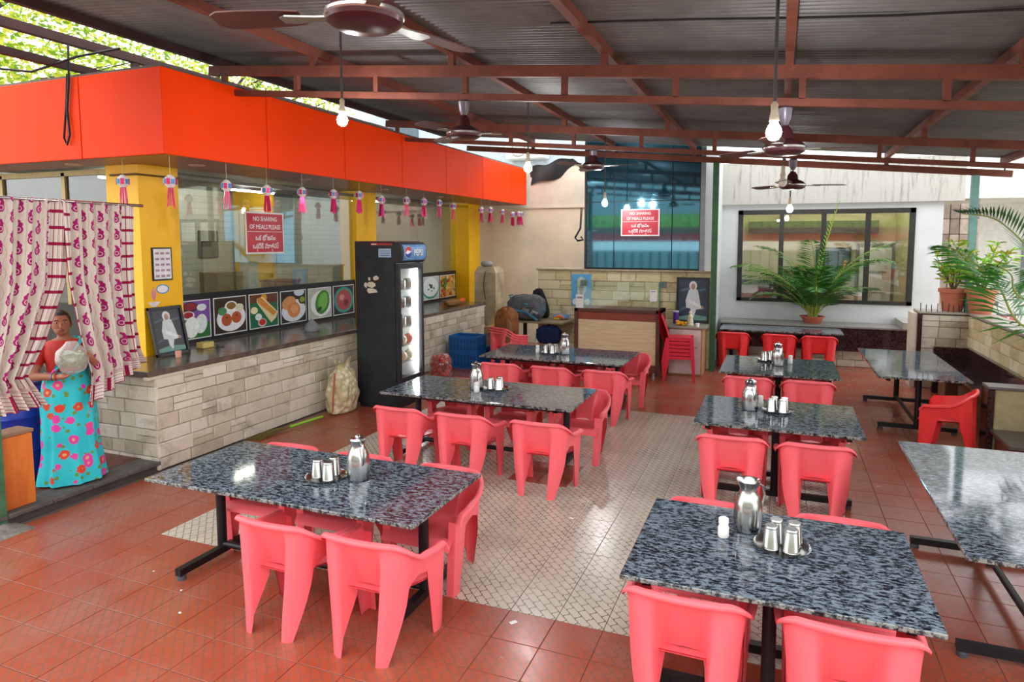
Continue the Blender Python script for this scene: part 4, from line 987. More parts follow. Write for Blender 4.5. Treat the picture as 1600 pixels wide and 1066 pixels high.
G().box(-.3, .3, -.203, -.2, .42, .5).obj('print', M('7a6a70', .8), t, 0); G().box(-.3, .3, -.02, .02, .62, .623).obj('tape', M('c8ac7a', .5), t, 0)
# stone stub at the end of the counter
t = thing('stone_pier', 'weathered stone pier with a rounded top at the end of the counter', 'pier', (-5.95, 13.1, 0))
G().ring([[(x*.9 if k > 1.7 else x, y, k) for x, y in ((-.22, -.22), (.28, -.22), (.28, .25), (-.22, .25))] for k in (0, 1., 1.68)]+[[(x*.75, y*.75, 1.8) for x, y in ((-.22, -.22), (.28, -.22), (.28, .25), (-.22, .25))]]).obj('shaft', M('b3a284', .85, 0, .35, 3, .2, .5), t, 0)
G().tube([(.05, -.23, 1.7), (.0, -.235, 1.4), (.05, -.235, 1.1)], .008, 6).obj('cable', M('3a3a30', .7), t)
G().ell((.0, -.05, 1.86), (.14, .12, .07), 14, 8).obj('cloth_cap', M('9a9a96', .9), t)
# small table with bags
o = (-4.2, 11.85, 0); t = thing('side_table', 'small laminate table against the yellow stone wall, loaded with bags', 'table', o)
G(o).rbox(-4.78, -3.72, 11.55, 12.3, .80, .835, .005).obj('tabletop', M('8f8468', .5), t, 0)
for x in (-4.6, -4.1):
    G(o).box(x-.03, x+.03, 11.85, 11.91, 0, .8).obj('leg', BLACKMETAL, t, 0); G(o).box(x-.03, x+.03, 11.62, 12.18, 0, .05).obj('foot', BLACKMETAL, t, 0)
def softbag(name, label, c, r, col, parts, rz_=0., tilt=(0, 0), cat='bag', sq=.6):
    t = thing(name, label, cat, c, rz_)
    t.rotation_euler = (tilt[0], tilt[1], rz_); rr_ = random.Random(len(label)); p1, p2 = rr_.uniform(0, 6), rr_.uniform(0, 6)
    def f(u, v):
        a = 2*PI*u; b = -PI/2+PI*v; ce, se = abs(math.cos(b))**sq*math.copysign(1, math.cos(b)), math.copysign(abs(math.sin(b))**sq, math.sin(b))
        ca, sa = math.copysign(abs(math.cos(a))**sq, math.cos(a)), math.copysign(abs(math.sin(a))**sq, math.sin(a)); k = 1+.035*math.sin(4*a+p1+5*b)+.03*math.sin(7*a+p2-8*b)
        return (r[0]*ce*ca*k, r[1]*ce*sa*k, r[2]+r[2]*se*k*.98)
    G().grid(f, 32, 20, True).obj('body', M(col, .8, 0, .25, 9, .2, .3), t, 80)
    for nm, pts, w_, cc in parts: G().tube(pts, w_, 8).obj(nm, M(cc, .7), t)
    return t
softbag('backpack', 'grey and teal backpack lying on the small laminate table', (-4.52, 11.76, .848), (.36, .2, .24), '5f6266', (('strap', [(-.36, -.1, .06), (-.2, -.24, .2), (.1, -.25, .16), (.3, -.24, .02)], .022, '2f7fa0'), ('strap', [(-.25, .0, .35), (-.1, -.16, .37), (.1, -.2, .3)], .018, '3a98b8'), ('pocket', [(.15, -.23, .1), (.22, -.25, .18), (.3, -.22, .14)], .03, '8a8f92'), ('zip', [(-.2, -.215, .12), (.0, -.23, .24), (.2, -.215, .25)], .008, '26282c'), ('top_handle', [(-.3, -.05, .4), (-.34, -.06, .46), (-.26, -.08, .47)], .014, '2f7fa0'), ('front_pocket', [(-.05, -.19, .14), (.03, -.21, .2), (.12, -.2, .17)], .06, '6d7175'), ('side_mesh', [(.3, -.08, .1), (.35, -.06, .2), (.3, -.04, .32)], .05, '4a6a7a')))
softbag('jacket', 'brown zipped jacket draped over the topmost bag-laden coral chair', (-4.62, 11.0, .515), (.23, .18, .32), '8a5832', (('zip', [(-.1, -.15, .1), (-.12, -.165, .3), (-.09, -.14, .5)], .012, '1c1a1a'), ('zip', [(-.03, -.16, .1), (-.05, -.175, .3), (-.03, -.15, .5)], .012, '1c1a1a'), ('sleeve', [(.12, -.1, .42), (.2, -.16, .25), (.17, -.18, .05), (.1, -.17, -.03)], .06, '80532f')), -.3, cat='jacket', sq=.8)
softbag('carrier_bag', 'yellow plastic carrier bag in the bag-laden coral chair stack', (-4.88, 11.18, .50), (.09, .07, .18), 'e8b010', (('handle', [(-.05, 0, .34), (-.04, 0, .42), (.03, 0, .43), (.05, 0, .34)], .012, 'e8b010'),))
softbag('shoulder_bag', 'black upright shoulder bag leaning on the yellow stone wall', (-4.28, 12.16, .836), (.12, .08, .30), '26282b', (('strap', [(-.08, -.07, .5), (-.1, -.09, .3), (-.06, -.09, .1)], .012, '15171a'),), 0, (0, -.3))
softbag('laptop_bag', 'navy blue bag hanging under the small laminate table', (-4.02, 11.62, .42), (.24, .1, .17), '1d2a50', (('handle', [(-.1, 0, .32), (-.08, 0, .40), (.08, 0, .40), (.1, 0, .32)], .014, '141c38'), ('strap', [(-.24, -.02, .2), (-.26, -.05, .0)], .014, 'c8ccd0')))
t = pot('steel_bucket', 'steel bucket standing behind the grey backpack', 'bucket', -5.0, 12.0, .62, .16, .34, STEEL)
t['category'] = 'bucket'; t.location = (-4.62, 12.12, .836)
softbag('cloth_bundle', 'blue and orange folded cloth at the corner of the small laminate table', (-3.93, 12.1, .836), (.15, .1, .05), '6f93c8', (('fold', [(-.1, -.08, .03), (.0, -.1, .07), (.1, -.06, .03)], .035, 'e07a4a'), ('fold', [(-.12, -.1, .02), (0, -.12, .02)], .02, 'd8c030')), cat='cloth')
# ================================================================ CASH COUNTER
cx0, cx1, cy0, cy1, ch = -3.38, -1.86, 11.15, 11.75, 1.17
o = ((cx0+cx1)/2, cy0, 0); t = thing('cash_counter', 'wooden cash counter with cream laminate front and glass screen', 'counter', o)
WD = M('5b3526', .45, 0, .25, 5); LAM = None
def m_lam():
    m, nt, b = newmat('cream_laminate', .45); co = coords(nt); n = noise(nt, co, 5, 3, .5, .3, (.6, 1, 7)); nt.links.new(ramp(nt, n, ((.35, 'd6bd90'), (.65, 'e6d2aa'))), b.inputs['Base Color']); return m
G(o).rbox(cx0, cx0+.07, cy0, cy1, .08, ch, .004).obj('side_panel', WD, t, 0); G(o).rbox(cx1-.07, cx1, cy0, cy1, .08, ch, .004).obj('side_panel', WD, t, 0)
G(o).rbox(cx0, cx1, cy0, cy1, ch-.06, ch, .004).obj('counter_top', WD, t, 0)
G(o).box(cx0+.07, cx1-.07, cy0+.03, cy0+.05, ch-.20, ch-.06).obj('upper_band', M('8f3f2c', .45), t, 0)
G(o).box(cx0+.07, cx1-.07, cy0+.03, cy0+.05, .22, ch-.20).obj('front_panel', m_lam(), t, 0)
G(o).box(cx0+.07, cx1-.07, cy0+.03, cy0+.05, .08, .22).obj('kick_board', M('7a4332', .5), t, 0)
for x in (cx0+.1, cx1-.12): G(o).cyl((x, cy0+.1, 0), (x, cy0+.1, .08), .035, n=12).obj('foot', STEEL, t); G(o).cyl((x, cy1-.1, 0), (x, cy1-.1, .08), .035, n=12).obj('foot', STEEL, t)
CG = glass('counter_screen_glass', (.90, .96, .94), .05)
G(o).box(cx0+.03, cx1-.03, cy0+.03, cy0+.04, ch, ch+.48).obj('glass_screen', CG, t, 0)
for x in (cx0+.03, cx1-.04): G(o).box(x, x+.01, cy0+.04, cy0+.5, ch, ch+.48).obj('glass_screen', CG, t, 0)
for x in (cx0-.02, cx1-.09): G(o).box(x, x+.11, cy0+.44, cy0+.55, ch+.36, ch+.47).obj('glass_clamp', M('6a7470', .35, .5), t, 0)
for x in (cx0+.035, cx1-.035): G(o).box(x-.006, x+.006, cy0+.028, cy0+.042, ch, ch+.48).obj('glass_edge', M('5fa08c', .2), t, 0)
# calendar and paper slips on the counter screen
a = onY(893, 428, 12.32); b = onY(924, 478, 12.32)
t = thing('wall_calendar', 'blue picture calendar on the yellow stone wall behind the cash counter', 'calendar', (a[0], 12.318, b[2]))
prnt(t, lambda u, v: (u, 12.318, v), a[0], b[0], b[2], a[2], '5fa8d8', [E_(.5, .62, .26, .3, 0, 'a8c8d8'), E_(.5, .72, .14, .16, 0, 'd8d0c0'), E_(.5, .5, .1, .2, 0, '6a7a9a'), E_(.2, .12, .14, .1, 0, 'd8e4ea'), E_(.8, .12, .14, .1, 0, 'd8e4ea')], 'sheet', .004, '6ab0dc', (0, -1, 0))
p = onY(906, 472, cy0+.03)
t = thing('paper_slip', 'white standing slip at the calendar end of the cash counter', 'paper', (p[0], cy0-.0, ch)); o2 = (p[0], cy0, ch)
G(o2).box(p[0]-.07, p[0]+.07, cy0+.018, cy0+.024, ch, ch+.24).obj('sheet', WHT, t, 0); G(o2).box(p[0]-.05, p[0]+.05, cy0+.016, cy0+.018, ch+.17, ch+.2).obj('print', M('9a8a9a', .5), t, 0)
p = onY(1021, 462, cy0+.03)
t = thing('paper_slip', 'white payment slip stuck on the portrait end of the glass screen', 'paper', (p[0], cy0+.02, p[2]-.08)); o2 = (p[0], cy0+.02, p[2]-.08)
G(o2).box(p[0]-.06, p[0]+.06, cy0+.024, cy0+.029, p[2]-.1, p[2]+.1).obj('sheet', WHT, t, 0); G(o2).box(p[0]-.04, p[0]+.04, cy0+.022, cy0+.024, p[2]+.06, p[2]+.075).obj('print', M('8a8a8a', .5), t, 0)
# ================================================================ ALTAR
ax0, ax1, ay0, ay1, ah = -1.78, -1.20, 11.62, 12.28, .86
o = ((ax0+ax1)/2, ay0, 0); t = thing('altar_cabinet', 'white fronted plywood cabinet serving as an altar beside the stacked chairs', 'cabinet', o)
G(o).rbox(ax0, ax1, ay0+.02, ay1, 0, ah-.03, .004).obj('body', M('a8835a', .6, 0, .2, 6), t, 0)
G(o).box(ax0+.01, ax1-.03, ay0, ay0+.02, .03, ah-.05).obj('door', M('d8c8c4', .5), t, 0)
G(o).rbox(ax0-.03, ax1+.06, ay0-.04, ay1+.02, ah-.03, ah, .004).obj('top', M('8f8a7c', .4), t, 0)
G(o).cyl((ax1-.1, ay0-.015, .5), (ax1-.1, ay0, .5), .012, n=8).obj('knob', STEEL, t)
def portrait(name, label, plane, nrm, u0, u1, v0, v1, frame_w, bgc, dk, base):
    t = thing(name, label, 'picture', base); n = Vector(nrm)
    P = Vector(base)
    def q(a, b): return Vector(plane(a, b))
    for (a, b, c, d) in ((u0, u1, v0, v0+frame_w), (u0, u1, v1-frame_w, v1), (u0, u0+frame_w, v0, v1), (u1-frame_w, u1, v0, v1)):
        G(P).plate([q(a, c), q(b, c), q(b, d), q(a, d)], n, .03).obj('frame', M('1f1b1a', .35), t, 0, True)
    prnt(t, plane, u0+frame_w, u1-frame_w, v0+frame_w, v1-frame_w, bgc,
      [E_(.25, .75, .2, .03, .2, dk), E_(.75, .35, .2, .03, -.2, dk), E_(.8, .75, .15, .025, .1, dk), E_(.2, .3, .16, .025, .3, dk), ('p', [(0, 0), (1, 0), (1, .12), (.5, .16), (0, .1)], '6f9a8c'),
       ('p', [(.26, .5), (.36, .74), (.5, .8), (.66, .74), (.74, .48), (.78, .3), (.62, .28), (.56, .14), (.44, .14), (.42, .3), (.28, .32)], 'cfd4d8'),
       ('p', [(.36, .52), (.64, .44), (.8, .36), (.78, .3), (.6, .36), (.36, .44)], 'e4e6e6'), E_(.5, .84, .13, .11, 0, 'e0e0de'), E_(.5, .82, .075, .075, 0, 'b08a74'), E_(.51, .2, .05, .12, .1, 'd8dcda'), E_(.82, .33, .04, .04, 0, 'b08a74')], 'canvas', .006, '2a3a48', nrm)
    return t
a = onY(1058, 433, 12.27); b = onY(1108, 503, 12.27)
portrait('framed_portrait', 'dark framed portrait of a seated robed figure on the altar cabinet', lambda u, v: (u, 12.27-.03*(1-(v-ah)), v), (0, -1, 0), a[0], b[0], ah+.001, a[2], .03, '2c3a4a', '4e6478', ((a[0]+b[0])/2, 12.26, ah))
t = thing('figurine', 'small cream idol figurine in front of the altar portrait', 'figurine', (-1.44, 11.85, ah)); IV = M('d8cdb0', .5)
G().lathe([(.06, 0), (.065, .02), (.05, .04)], n=16).obj('plinth', IV, t); G().lathe([(.05, .04), (.055, .07), (.04, .12), (.045, .16), (.025, .19), (.012, .2)], n=16).obj('robe', IV, t); G().ell((0, 0, .225), (.026, .026, .032), 12, 8).obj('head', IV, t)
t = thing('flower_garland', 'orange marigold flowers heaped on the altar cabinet', 'flowers', (-1.58, 11.78, ah))
rr = random.Random(12); me = G().ell((0, 0, 0), (.03, .03, .02), 10, 6).mesh('flower', M('e0a018', .7))
for k in range(16): put('flower', me, t, (rr.uniform(-.09, .09), rr.uniform(-.06, .06), .02+rr.random()*.05))
t = thing('tin_cup', 'purple tin standing on the altar cabinet beside the stacked chairs', 'tin', (-1.72, 12.05, ah)); G().lathe([(.05, 0), (.052, .01), (.052, .21)], n=18).obj('body', M('5a2a8a', .4), t); G().lathe([(.054, .21), (.054, .235), (.01, .24)], n=18).obj('lid', M('c8ccd0', .3), t)
t = thing('brass_cup', 'small white cup at the front of the altar top', 'cup', (-1.30, 11.72, ah)); G().lathe([(.03, 0), (.036, .06), (.034, .06), (.028, .01)], n=16).obj('body', WHT, t); G().lathe([(.02, .05), (.012, .056)], n=12).obj('filling', M('c8b080', .6), t)
# framed portrait and small items on the counter ledge
pa = onX(240, 556, -6.5); 
portrait('framed_portrait', 'black framed portrait of a seated robed figure leaning on the yellow pillar', lambda u, v: (-6.5-.12*((v-1.045)/.55), u+.04*0, v), (1, 0, 0), 5.30, 5.74, 1.047, 1.60, .03, '3a3c42', '5a5f66', (-6.5, 5.5, 1.046))
def lump(name, label, cat, x, y, z, parts):
    t = thing(name, label, cat, (x, y, z))
    for nm, pr, c in parts: G().lathe(pr, n=16).obj(nm, M(c, .6), t)
lump('candle_cup', 'pink candle cup before the portrait on the ledge', 'candle', -6.3, 5.42, 1.046, (('cup', [(.03, 0), (.034, .07), (.03, .07), (.026, .06)], 'd89a86'), ('wax', [(.02, .062), (.004, .066)], 'e8d8c8')))
lump('dish', 'small grey metal dish on the ledge under the first dish photograph', 'dish', -6.5, 6.2, 1.046, (('bowl', [(.04, 0), (.06, .03), (.056, .03), (.03, .01)], '6a6a6a'), ('foot_ring', [(.035, 0), (.038, .006)], '5a5a5a')))
kbox('snack_packet', 'pale yellow packet beside the portrait on the ledge', 'packet', -6.62, -6.5, 5.95, 6.12, 1.046, 1.12, 'c8b468')
p = onX(444, 522, -6.3)
t = thing('figurine', 'grey bunched cloth idol on the ledge below the dosa photograph', 'figurine', (-6.35, 7.75, 1.046)); GC = M('8a8c90', .8)
G().lathe([(.10, 0), (.11, .03), (.09, .09), (.05, .13), (.03, .16), (.005, .18)], n=14).obj('body', GC, t); G().ell((.05, .03, .05), (.05, .06, .05), 10, 6).obj('fold', GC, t); G().ell((.05, -.04, .05), (.05, .05, .05), 10, 6).obj('fold', GC, t)
softbag('wiping_cloth', 'white crumpled wiping cloth on the ledge beside the fridge', (-6.2, 9.0, 1.046), (.1, .16, .05), 'd8d4d0', (('fold', [(.05, -.1, .06), (.08, 0, .09), (.05, .1, .05)], .02, 'e4e0dc'),), cat='cloth')
softbag('firewood_bundle', 'brown wrapped bundle with an orange end on the ledge beyond the fridge', (-6.2, 11.9, 1.046), (.08, .3, .06), '8a6238', (('end_wrap', [(.0, .28, .06), (0, .5, .07)], .05, 'e0561c'),), cat='bundle')
# ================================================================ BLUE GLASS FRONT
def m_blue():
    m, nt, b = newmat('blue_mirror_glass', .03, 0, .5); nt.nodes.remove(b)
    d = nt.nodes.new('ShaderNodeBsdfDiffuse'); d.inputs[0].default_value = lin((.008, .05, .075))
    g = nt.nodes.new('ShaderNodeBsdfGlossy'); g.inputs[0].default_value = lin((.26, .56, .74)); g.inputs['Roughness'].default_value = .03
    co = coords(nt); n = noise(nt, co, 2.5, 4, .6, 0, (6, 1, .6)); nt.links.new((X(nt, n)*.06+.01).v, g.inputs['Roughness'])
    mx = nt.nodes.new('ShaderNodeMixShader'); mx.inputs[0].default_value = .5
    nt.links.new(d.outputs[0], mx.inputs[1]); nt.links.new(g.outputs[0], mx.inputs[2]); nt.links.new(mx.outputs[0], nt.nodes['Material Output'].inputs[0]); return m
BG_ = m_blue(); o = (-3.49, 12.3, 1.82)
t = thing('glass_facade', 'blue mirrored glass front above the yellow stone wall', 'glass front', o)
gx = (-3.49, -2.95, -1.86, -1.36); gz = (1.84, 3.10, 4.35)
for a, b in zip(gx, gx[1:]):
    for c, d in zip(gz, gz[1:]): G(o).box(a+.008, b-.008, 12.30, 12.315, c+.008, d-.008).obj('pane', BG_, t, 0)
G(o).box(-3.49, -1.36, 12.318, 12.36, 1.815, 4.35).obj('backing', M('20262a', .6), t, 0)
G(o).box(-1.355, -1.27, 12.27, 12.5, 1.815, 4.35).obj('side_cheek', M('8d949a', .4, .3), t, 0)
G(o).box(-3.53, -3.495, 12.29, 12.5, 1.815, 4.35).obj('side_cheek', M('3d474c', .4, .3), t, 0)
tag(G().tube([(-3.60, 12.33, 3.0), (-3.62, 12.32, 2.6), (-3.72, 12.3, 2.42), (-3.66, 12.28, 2.36), (-3.55, 12.29, 2.38), (-3.60, 12.28, 2.44)], .02, 8).obj('loose_cable', BLACKMETAL), 'black loose cable hanging at the edge of the blue glass', 'cable')
# black tarpaulin, air conditioner and house beyond
tp = G(); a0, a1, a2, a3 = onY(826, 262, 14.6), onY(885, 246, 14.6), onY(908, 264, 14.6), onY(828, 290, 14.6)
def tarp(u, v):
    t_ = lerp(Vector(a0), Vector(a1), u) if True else 0; b_ = lerp(Vector(a3), Vector(a2), u)
    p = lerp(t_, b_, v); return (p[0]+.15*u, 14.6+.05*math.sin(7*u+3*v)+.06*v, p[2]+.03*math.sin(11*u))
tp.grid(tarp, 16, 8); tag(tp.obj('tarpaulin', M('26282a', .55, 0, .3, 5), None, 80), 'black plastic tarpaulin slung between the fascia end and the blue glass', 'tarpaulin')
hb = thing('neighbour_house', 'pale blue-grey house wall beyond the rear wall with an air conditioner', 'house', (-6, 18, 0)); o = (-6, 18, 0)
G(o).box(-12.3, -2.5, 18, 18.3, -.1, 6.3).obj('wall', M('b9c4d0', .8), hb, 0)
G(o).box(-11.5, -10.5, 17.95, 18, 4.6, 6.2).obj('window', M('5a6a78', .3), hb, 0)
a = onY(792, 250, 17.7); b = onY(853, 233, 17.7)
ac = thing('air_conditioner', 'white outdoor air conditioner unit on the neighbouring house', 'air conditioner', ((a[0]+b[0])/2, 17.7, a[2])); o = ((a[0]+b[0])/2, 17.7, a[2])
G(o).rbox(a[0], b[0], 17.6, 17.99, a[2], a[2]+.55, .02).obj('casing', M('e0e0da', .5), ac, 0)
G(o).tube([(o[0]-.2+.2*math.cos(2*PI*k/20), 17.59, a[2]+.27+.2*math.sin(2*PI*k/20)) for k in range(21)], .012, 6).obj('grille', M('9a9a98', .5), ac)
for k in range(4): G(o).bar((o[0]-.4, 17.59, a[2]+.1+k*.1), (o[0], 17.59, a[2]+.1+k*.1), .01, .012).obj('grille', M('9a9a98', .5), ac, 0)
# ================================================================ FANS
FBR = M('4a2026', .3, .2, .15, 8); FSL = M('b8b4ae', .25, .8)
BL = M('5c3a34', .4, .1, .3, 6)
def fan(x, y, zhub, ztop, rot, label):
    t = thing('ceiling_fan', label, 'fan', (x, y, zhub), rot, 'ceiling fans')
    d = ztop-zhub
    G().lathe([(.02, -.055), (.12, -.05), (.155, -.03), (.16, -.012)], n=28).obj('bottom_cover', FBR, t)
    G().lathe([(.16, -.012), (.166, -.006), (.166, .006), (.16, .012)], n=28).obj('trim_ring', FSL, t)
    G().lathe([(.16, .012), (.13, .045), (.07, .07), (.06, .13), (.03, .17)], n=28).obj('motor_housing', FBR, t)
    G().cyl((0, 0, .15), (0, 0, d-.02), .014, n=10).obj('down_rod', M('3a3232', .4, .4), t)
    G().lathe([(.02, d-.15), (.045, d-.1), (.055, d-.02), (.04, d-.005), (.01, d)], n=18).obj('canopy', M('6a6470', .35, .2), t)
    for k in range(3):
        a = 2*PI*k/3; ca, sa = math.cos(a), math.sin(a)
        def R(px, py, pz): return (px*ca-py*sa, px*sa+py*ca, pz)
        b = G(); tl_ = .0
        b.ring([[R(px, py, .0+py*.16+zz) for (py, zz) in ((-w_, 0), (w_, 0), (w_, .006), (-w_, .006))] for px, w_ in ((.27, .055), (.36, .068), (.55, .074), (.62, .07), (.66, .045))]).obj('blade', BL, t, 30)
        G().ring([[R(px, py, zz-.008) for (py, zz) in ((-w_, 0), (w_, 0), (w_, .007), (-w_, .007))] for px, w_ in ((.14, .03), (.2, .028), (.33, .05), (.36, .03))]).obj('blade_bracket', FSL, t, 30)
def zlow(x): return 3.735+RB*x-.315
fan(-1.65, 2.4, 3.29, zlow(-1.65)+.002, 1.31, 'brown ceiling fan hung over the curtain-side table')
fan(-2.83, 5.7, 3.37, zlow(-2.83)+.002, .35, 'brown ceiling fan hung from the ladder truss near the fridge')
fan(-2.52, 9.2, 3.42, zlow(-2.52)+.002, .0, 'brown ceiling fan hung in front of the tarpaulin and blue glass')
fan(.01, 5.7, 3.09, zlow(.01)+.002, .35, 'brown ceiling fan hung over the lidded-jug square table')
fan(.13, 9.2, 3.07, zlow(.13)+.002, .30, 'brown ceiling fan hung before the stained white wall')
# ================================================================ PENDANT BULBS
LIT = emit('lit_bulb', 'fdfdff', 230.)
def bulb(x, y, z, label, lit=True):
    t = thing('pendant_bulb', label, 'lamp', (x, y, z), 0, 'pendant bulbs'); zt_ = rz(x)-.012
    G().cyl((0, 0, .17), (0, 0, zt_-z), .011, n=8).obj('down_rod', M('4a4a4a', .5), t)
    G().lathe([(.02, .06), (.032, .075), (.03, .10), (.022, .14), (.024, .18), (.01, .2)], n=16).obj('holder', M('d8ccb4', .5), t)
    G().lathe([(.006, -.055), (.03, -.046), (.045, -.025), (.05, .0), (.045, .025), (.028, .055), (.022, .07)], n=20).obj('bulb', LIT if lit else M('e4e0d4', .3), t)
p = onY(535, 188, 5.2); bulb(p[0], 5.2, p[2], 'lit bulb on a rod in front of the orange fascia')
p = onY(825, 263, 7.9); bulb(p[0], 7.9, p[2], 'lit bulb on a rod at the far end of the orange fascia')
p = onY(945, 318, 11.4); bulb(p[0], 11.4, p[2], 'lit bulb on a rod in front of the blue glass')
p = onY(1209, 207, 4.7); bulb(p[0], 4.7, p[2], 'lit bulb on a long rod beside the fan over the square tables')
p = onY(1234, 327, 11.8); bulb(p[0], 11.8, p[2], 'lit bulb on a rod in front of the black framed window')
p = onY(1223, 285, 8.6); bulb(p[0], 8.6, p[2], 'unlit bulb in a cream holder beside the fan before the white wall', False)
# ================================================================ PAPER LANTERNS
PINK = M('d8206a', .25, .4, .3, 40); CR = M('e8e4e0', .5, 0, .1); BLU = M('2f7fb8', .4, 0, .2, 30)
def lantern_mesh():
    r = {}
    g = G(); g.lathe([(.02, .02), (.05, .05), (.06, .085), (.05, .12), (.02, .15)], n=8); r['lantern_ball'] = g.mesh('lantern_ball', CR, 0)
    for k in range(4):
        a = PI/2*k+.4; g = G(); g.plate([(.058*math.cos(a+q), .058*math.sin(a+q), z) for q, z in ((-.3, .06), (.3, .06), (.3, .11), (-.3, .11))], (math.cos(a), math.sin(a), 0), .006); r['blue_petal%d' % k] = g.mesh('blue_petal', BLU, 0)
    for k in range(4):
        a = PI/2*k+.4+PI/4; g = G(); g.plate([(.056*math.cos(a+q), .056*math.sin(a+q), z) for q, z in ((-.28, .055), (.28, .055), (.28, .115), (-.28, .115))], (math.cos(a), math.sin(a), 0), .006); r['pink_petal%d' % k] = g.mesh('pink_petal', PINK, 0)
    g = G(); rr_ = random.Random(4)
    for k in range(9):
        a = 2*PI*k/9; x, y = .03*math.cos(a), .03*math.sin(a); b = 1.25+rr_.uniform(-.2, .3)
        g.ring([[(x*f+dx, y*f+dy, z) for dx, dy in ((-.008, -.003), (.008, -.003), (.008, .003), (-.008, .003))] for f, z in ((.7, .025), (1., -.06), (b, -.15-rr_.uniform(0, .03)))])
    r['tassel'] = g.mesh('tassel', PINK, 0)
    return r
LM = lantern_mesh()
pts = [(192, 283), (266, 283), (354, 290), (417, 297), (472, 300), (521, 303), (561, 305), (596, 312), (635, 313), (662, 315), (686, 317), (708, 322), (752, 328), (766, 328), (785, 331), (801, 335), (810, 334), (828, 336)]
ORD = ('first', 'second', 'third', 'fourth', 'fifth', 'sixth', 'seventh', 'eighth', 'ninth', 'tenth')
where = ['pink and white foil lantern hanging over the paisley curtain', 'pink and white foil lantern at the orange fascia corner']+['%s foil-tasselled lantern from the fascia corner along the shop window' % ORD[k] for k in range(10)]+['%s foil-tasselled lantern past the fridge, before the cream rear wall' % ORD[k] for k in range(6)]
for i, (px, py) in enumerate(pts):
    if i == 0: P = onY(px, py, 4.85); P = Vector((P[0], 4.85, P[2]))
    else: P = onX(px, py, -5.68)
    y = min(P[1], 14.4); z = P[2]-.09
    L_ = thing('paper_lantern', where[i], 'lantern', (P[0], y, z), rnd.uniform(0, 3), 'festive lanterns '+('under the fascia' if 1 < i < 12 else 'by the rear wall' if i >= 12 else 'at the corner'))
    for nm, me in LM.items():
        o_ = put(nm.rstrip('0123'), me, L_)
        if nm == 'tassel': o_['kind'] = 'stuff'
    zt_ = FZ0-z
    G().cyl((0, 0, .14), (0, 0, zt_), .0025, n=5).obj('thread', M('b8b09a', .7), L_)
# cable hanging over the fascia
tag(G().tube([(-6.85, 4.75, 4.35), (-6.84, 4.73, 4.0), (-6.9, 4.735, 3.7), (-6.88, 4.735, 3.45), (-6.93, 4.735, 3.35), (-6.97, 4.735, 3.42), (-6.9, 4.735, 3.8), (-6.86, 4.73, 4.06)], .011, 6).obj('loose_cable', BLACKMETAL), 'black loose cable looped down over the orange fascia', 'cable')
tag(G().tube([(-9.5, 3.2, 4.6), (-8., 4.2, 4.15), (-7.2, 4.6, 4.08), (-6.7, 4.74, 4.22), (-6.3, 4.9, 4.3)], .012, 6).obj('loose_cable', BLACKMETAL), 'black cable sagging in front of the trees above the fascia', 'cable')
# ================================================================ CURTAINS
def m_curtain():
    m, nt, b = newmat('paisley_curtain', .85, 0, .15); b.inputs['Subsurface Weight'].default_value = 0
    co = coords(nt, 'uv'); sp = nt.nodes.new('ShaderNodeSeparateXYZ'); nt.links.new(co, sp.inputs[0]); u = X(nt, sp.outputs[0]); v = X(nt, sp.outputs[1])
    at = nt.nodes.new('ShaderNodeAttribute'); at.attribute_name = 'border'; bd = X(nt, at.outputs['Fac'])
    cw, chh = .125, .165
    col = (u*(1/cw)).floor(); odd = (col*.5).fract()*2
    x = ((u*(1/cw)).fract()-.5)*cw; y = ((v*(1/chh)+odd*.5).fract()-.5)*chh
    sgn = odd*2-1; x = x*sgn
    body = dist(x, y, 0, -.02)
    inb = (body < .034)*((body < .02)*(body > .014)*-1+1)
    tail = (dist(x, y, -.012, .018) < .019).max(dist(x, y, -.002, .042) < .013).max(dist(x, y, .012, .05) < .009)
    pais = inb.max(tail)
    lx = ((u*(1/cw)+.5).fract()-.5)*cw; wav = (lx-(v*(2*PI/.165)).sin()*.012).abs() < .0022
    bars = ((v*(1/.13)).fract() < .2)*(((u*(1/.034)).fract()) > .12); vl = (u*(1/.034)).fract() < .16
    bp = bars.max(vl)
    f = noise(nt, co, 40, 2, .5); base = mix(nt, f, 'd9cfc4', 'c8bbae')
    c = mix(nt, pais, base, 'a61e6c'); c = mix(nt, wav, c, 'b8a090'); cb_ = mix(nt, bp, 'ded6cc', '9c1846'); c = mix(nt, bd > .5, c, cb_)
    nt.links.new(c, b.inputs['Base Color']); return m
CUR = m_curtain()
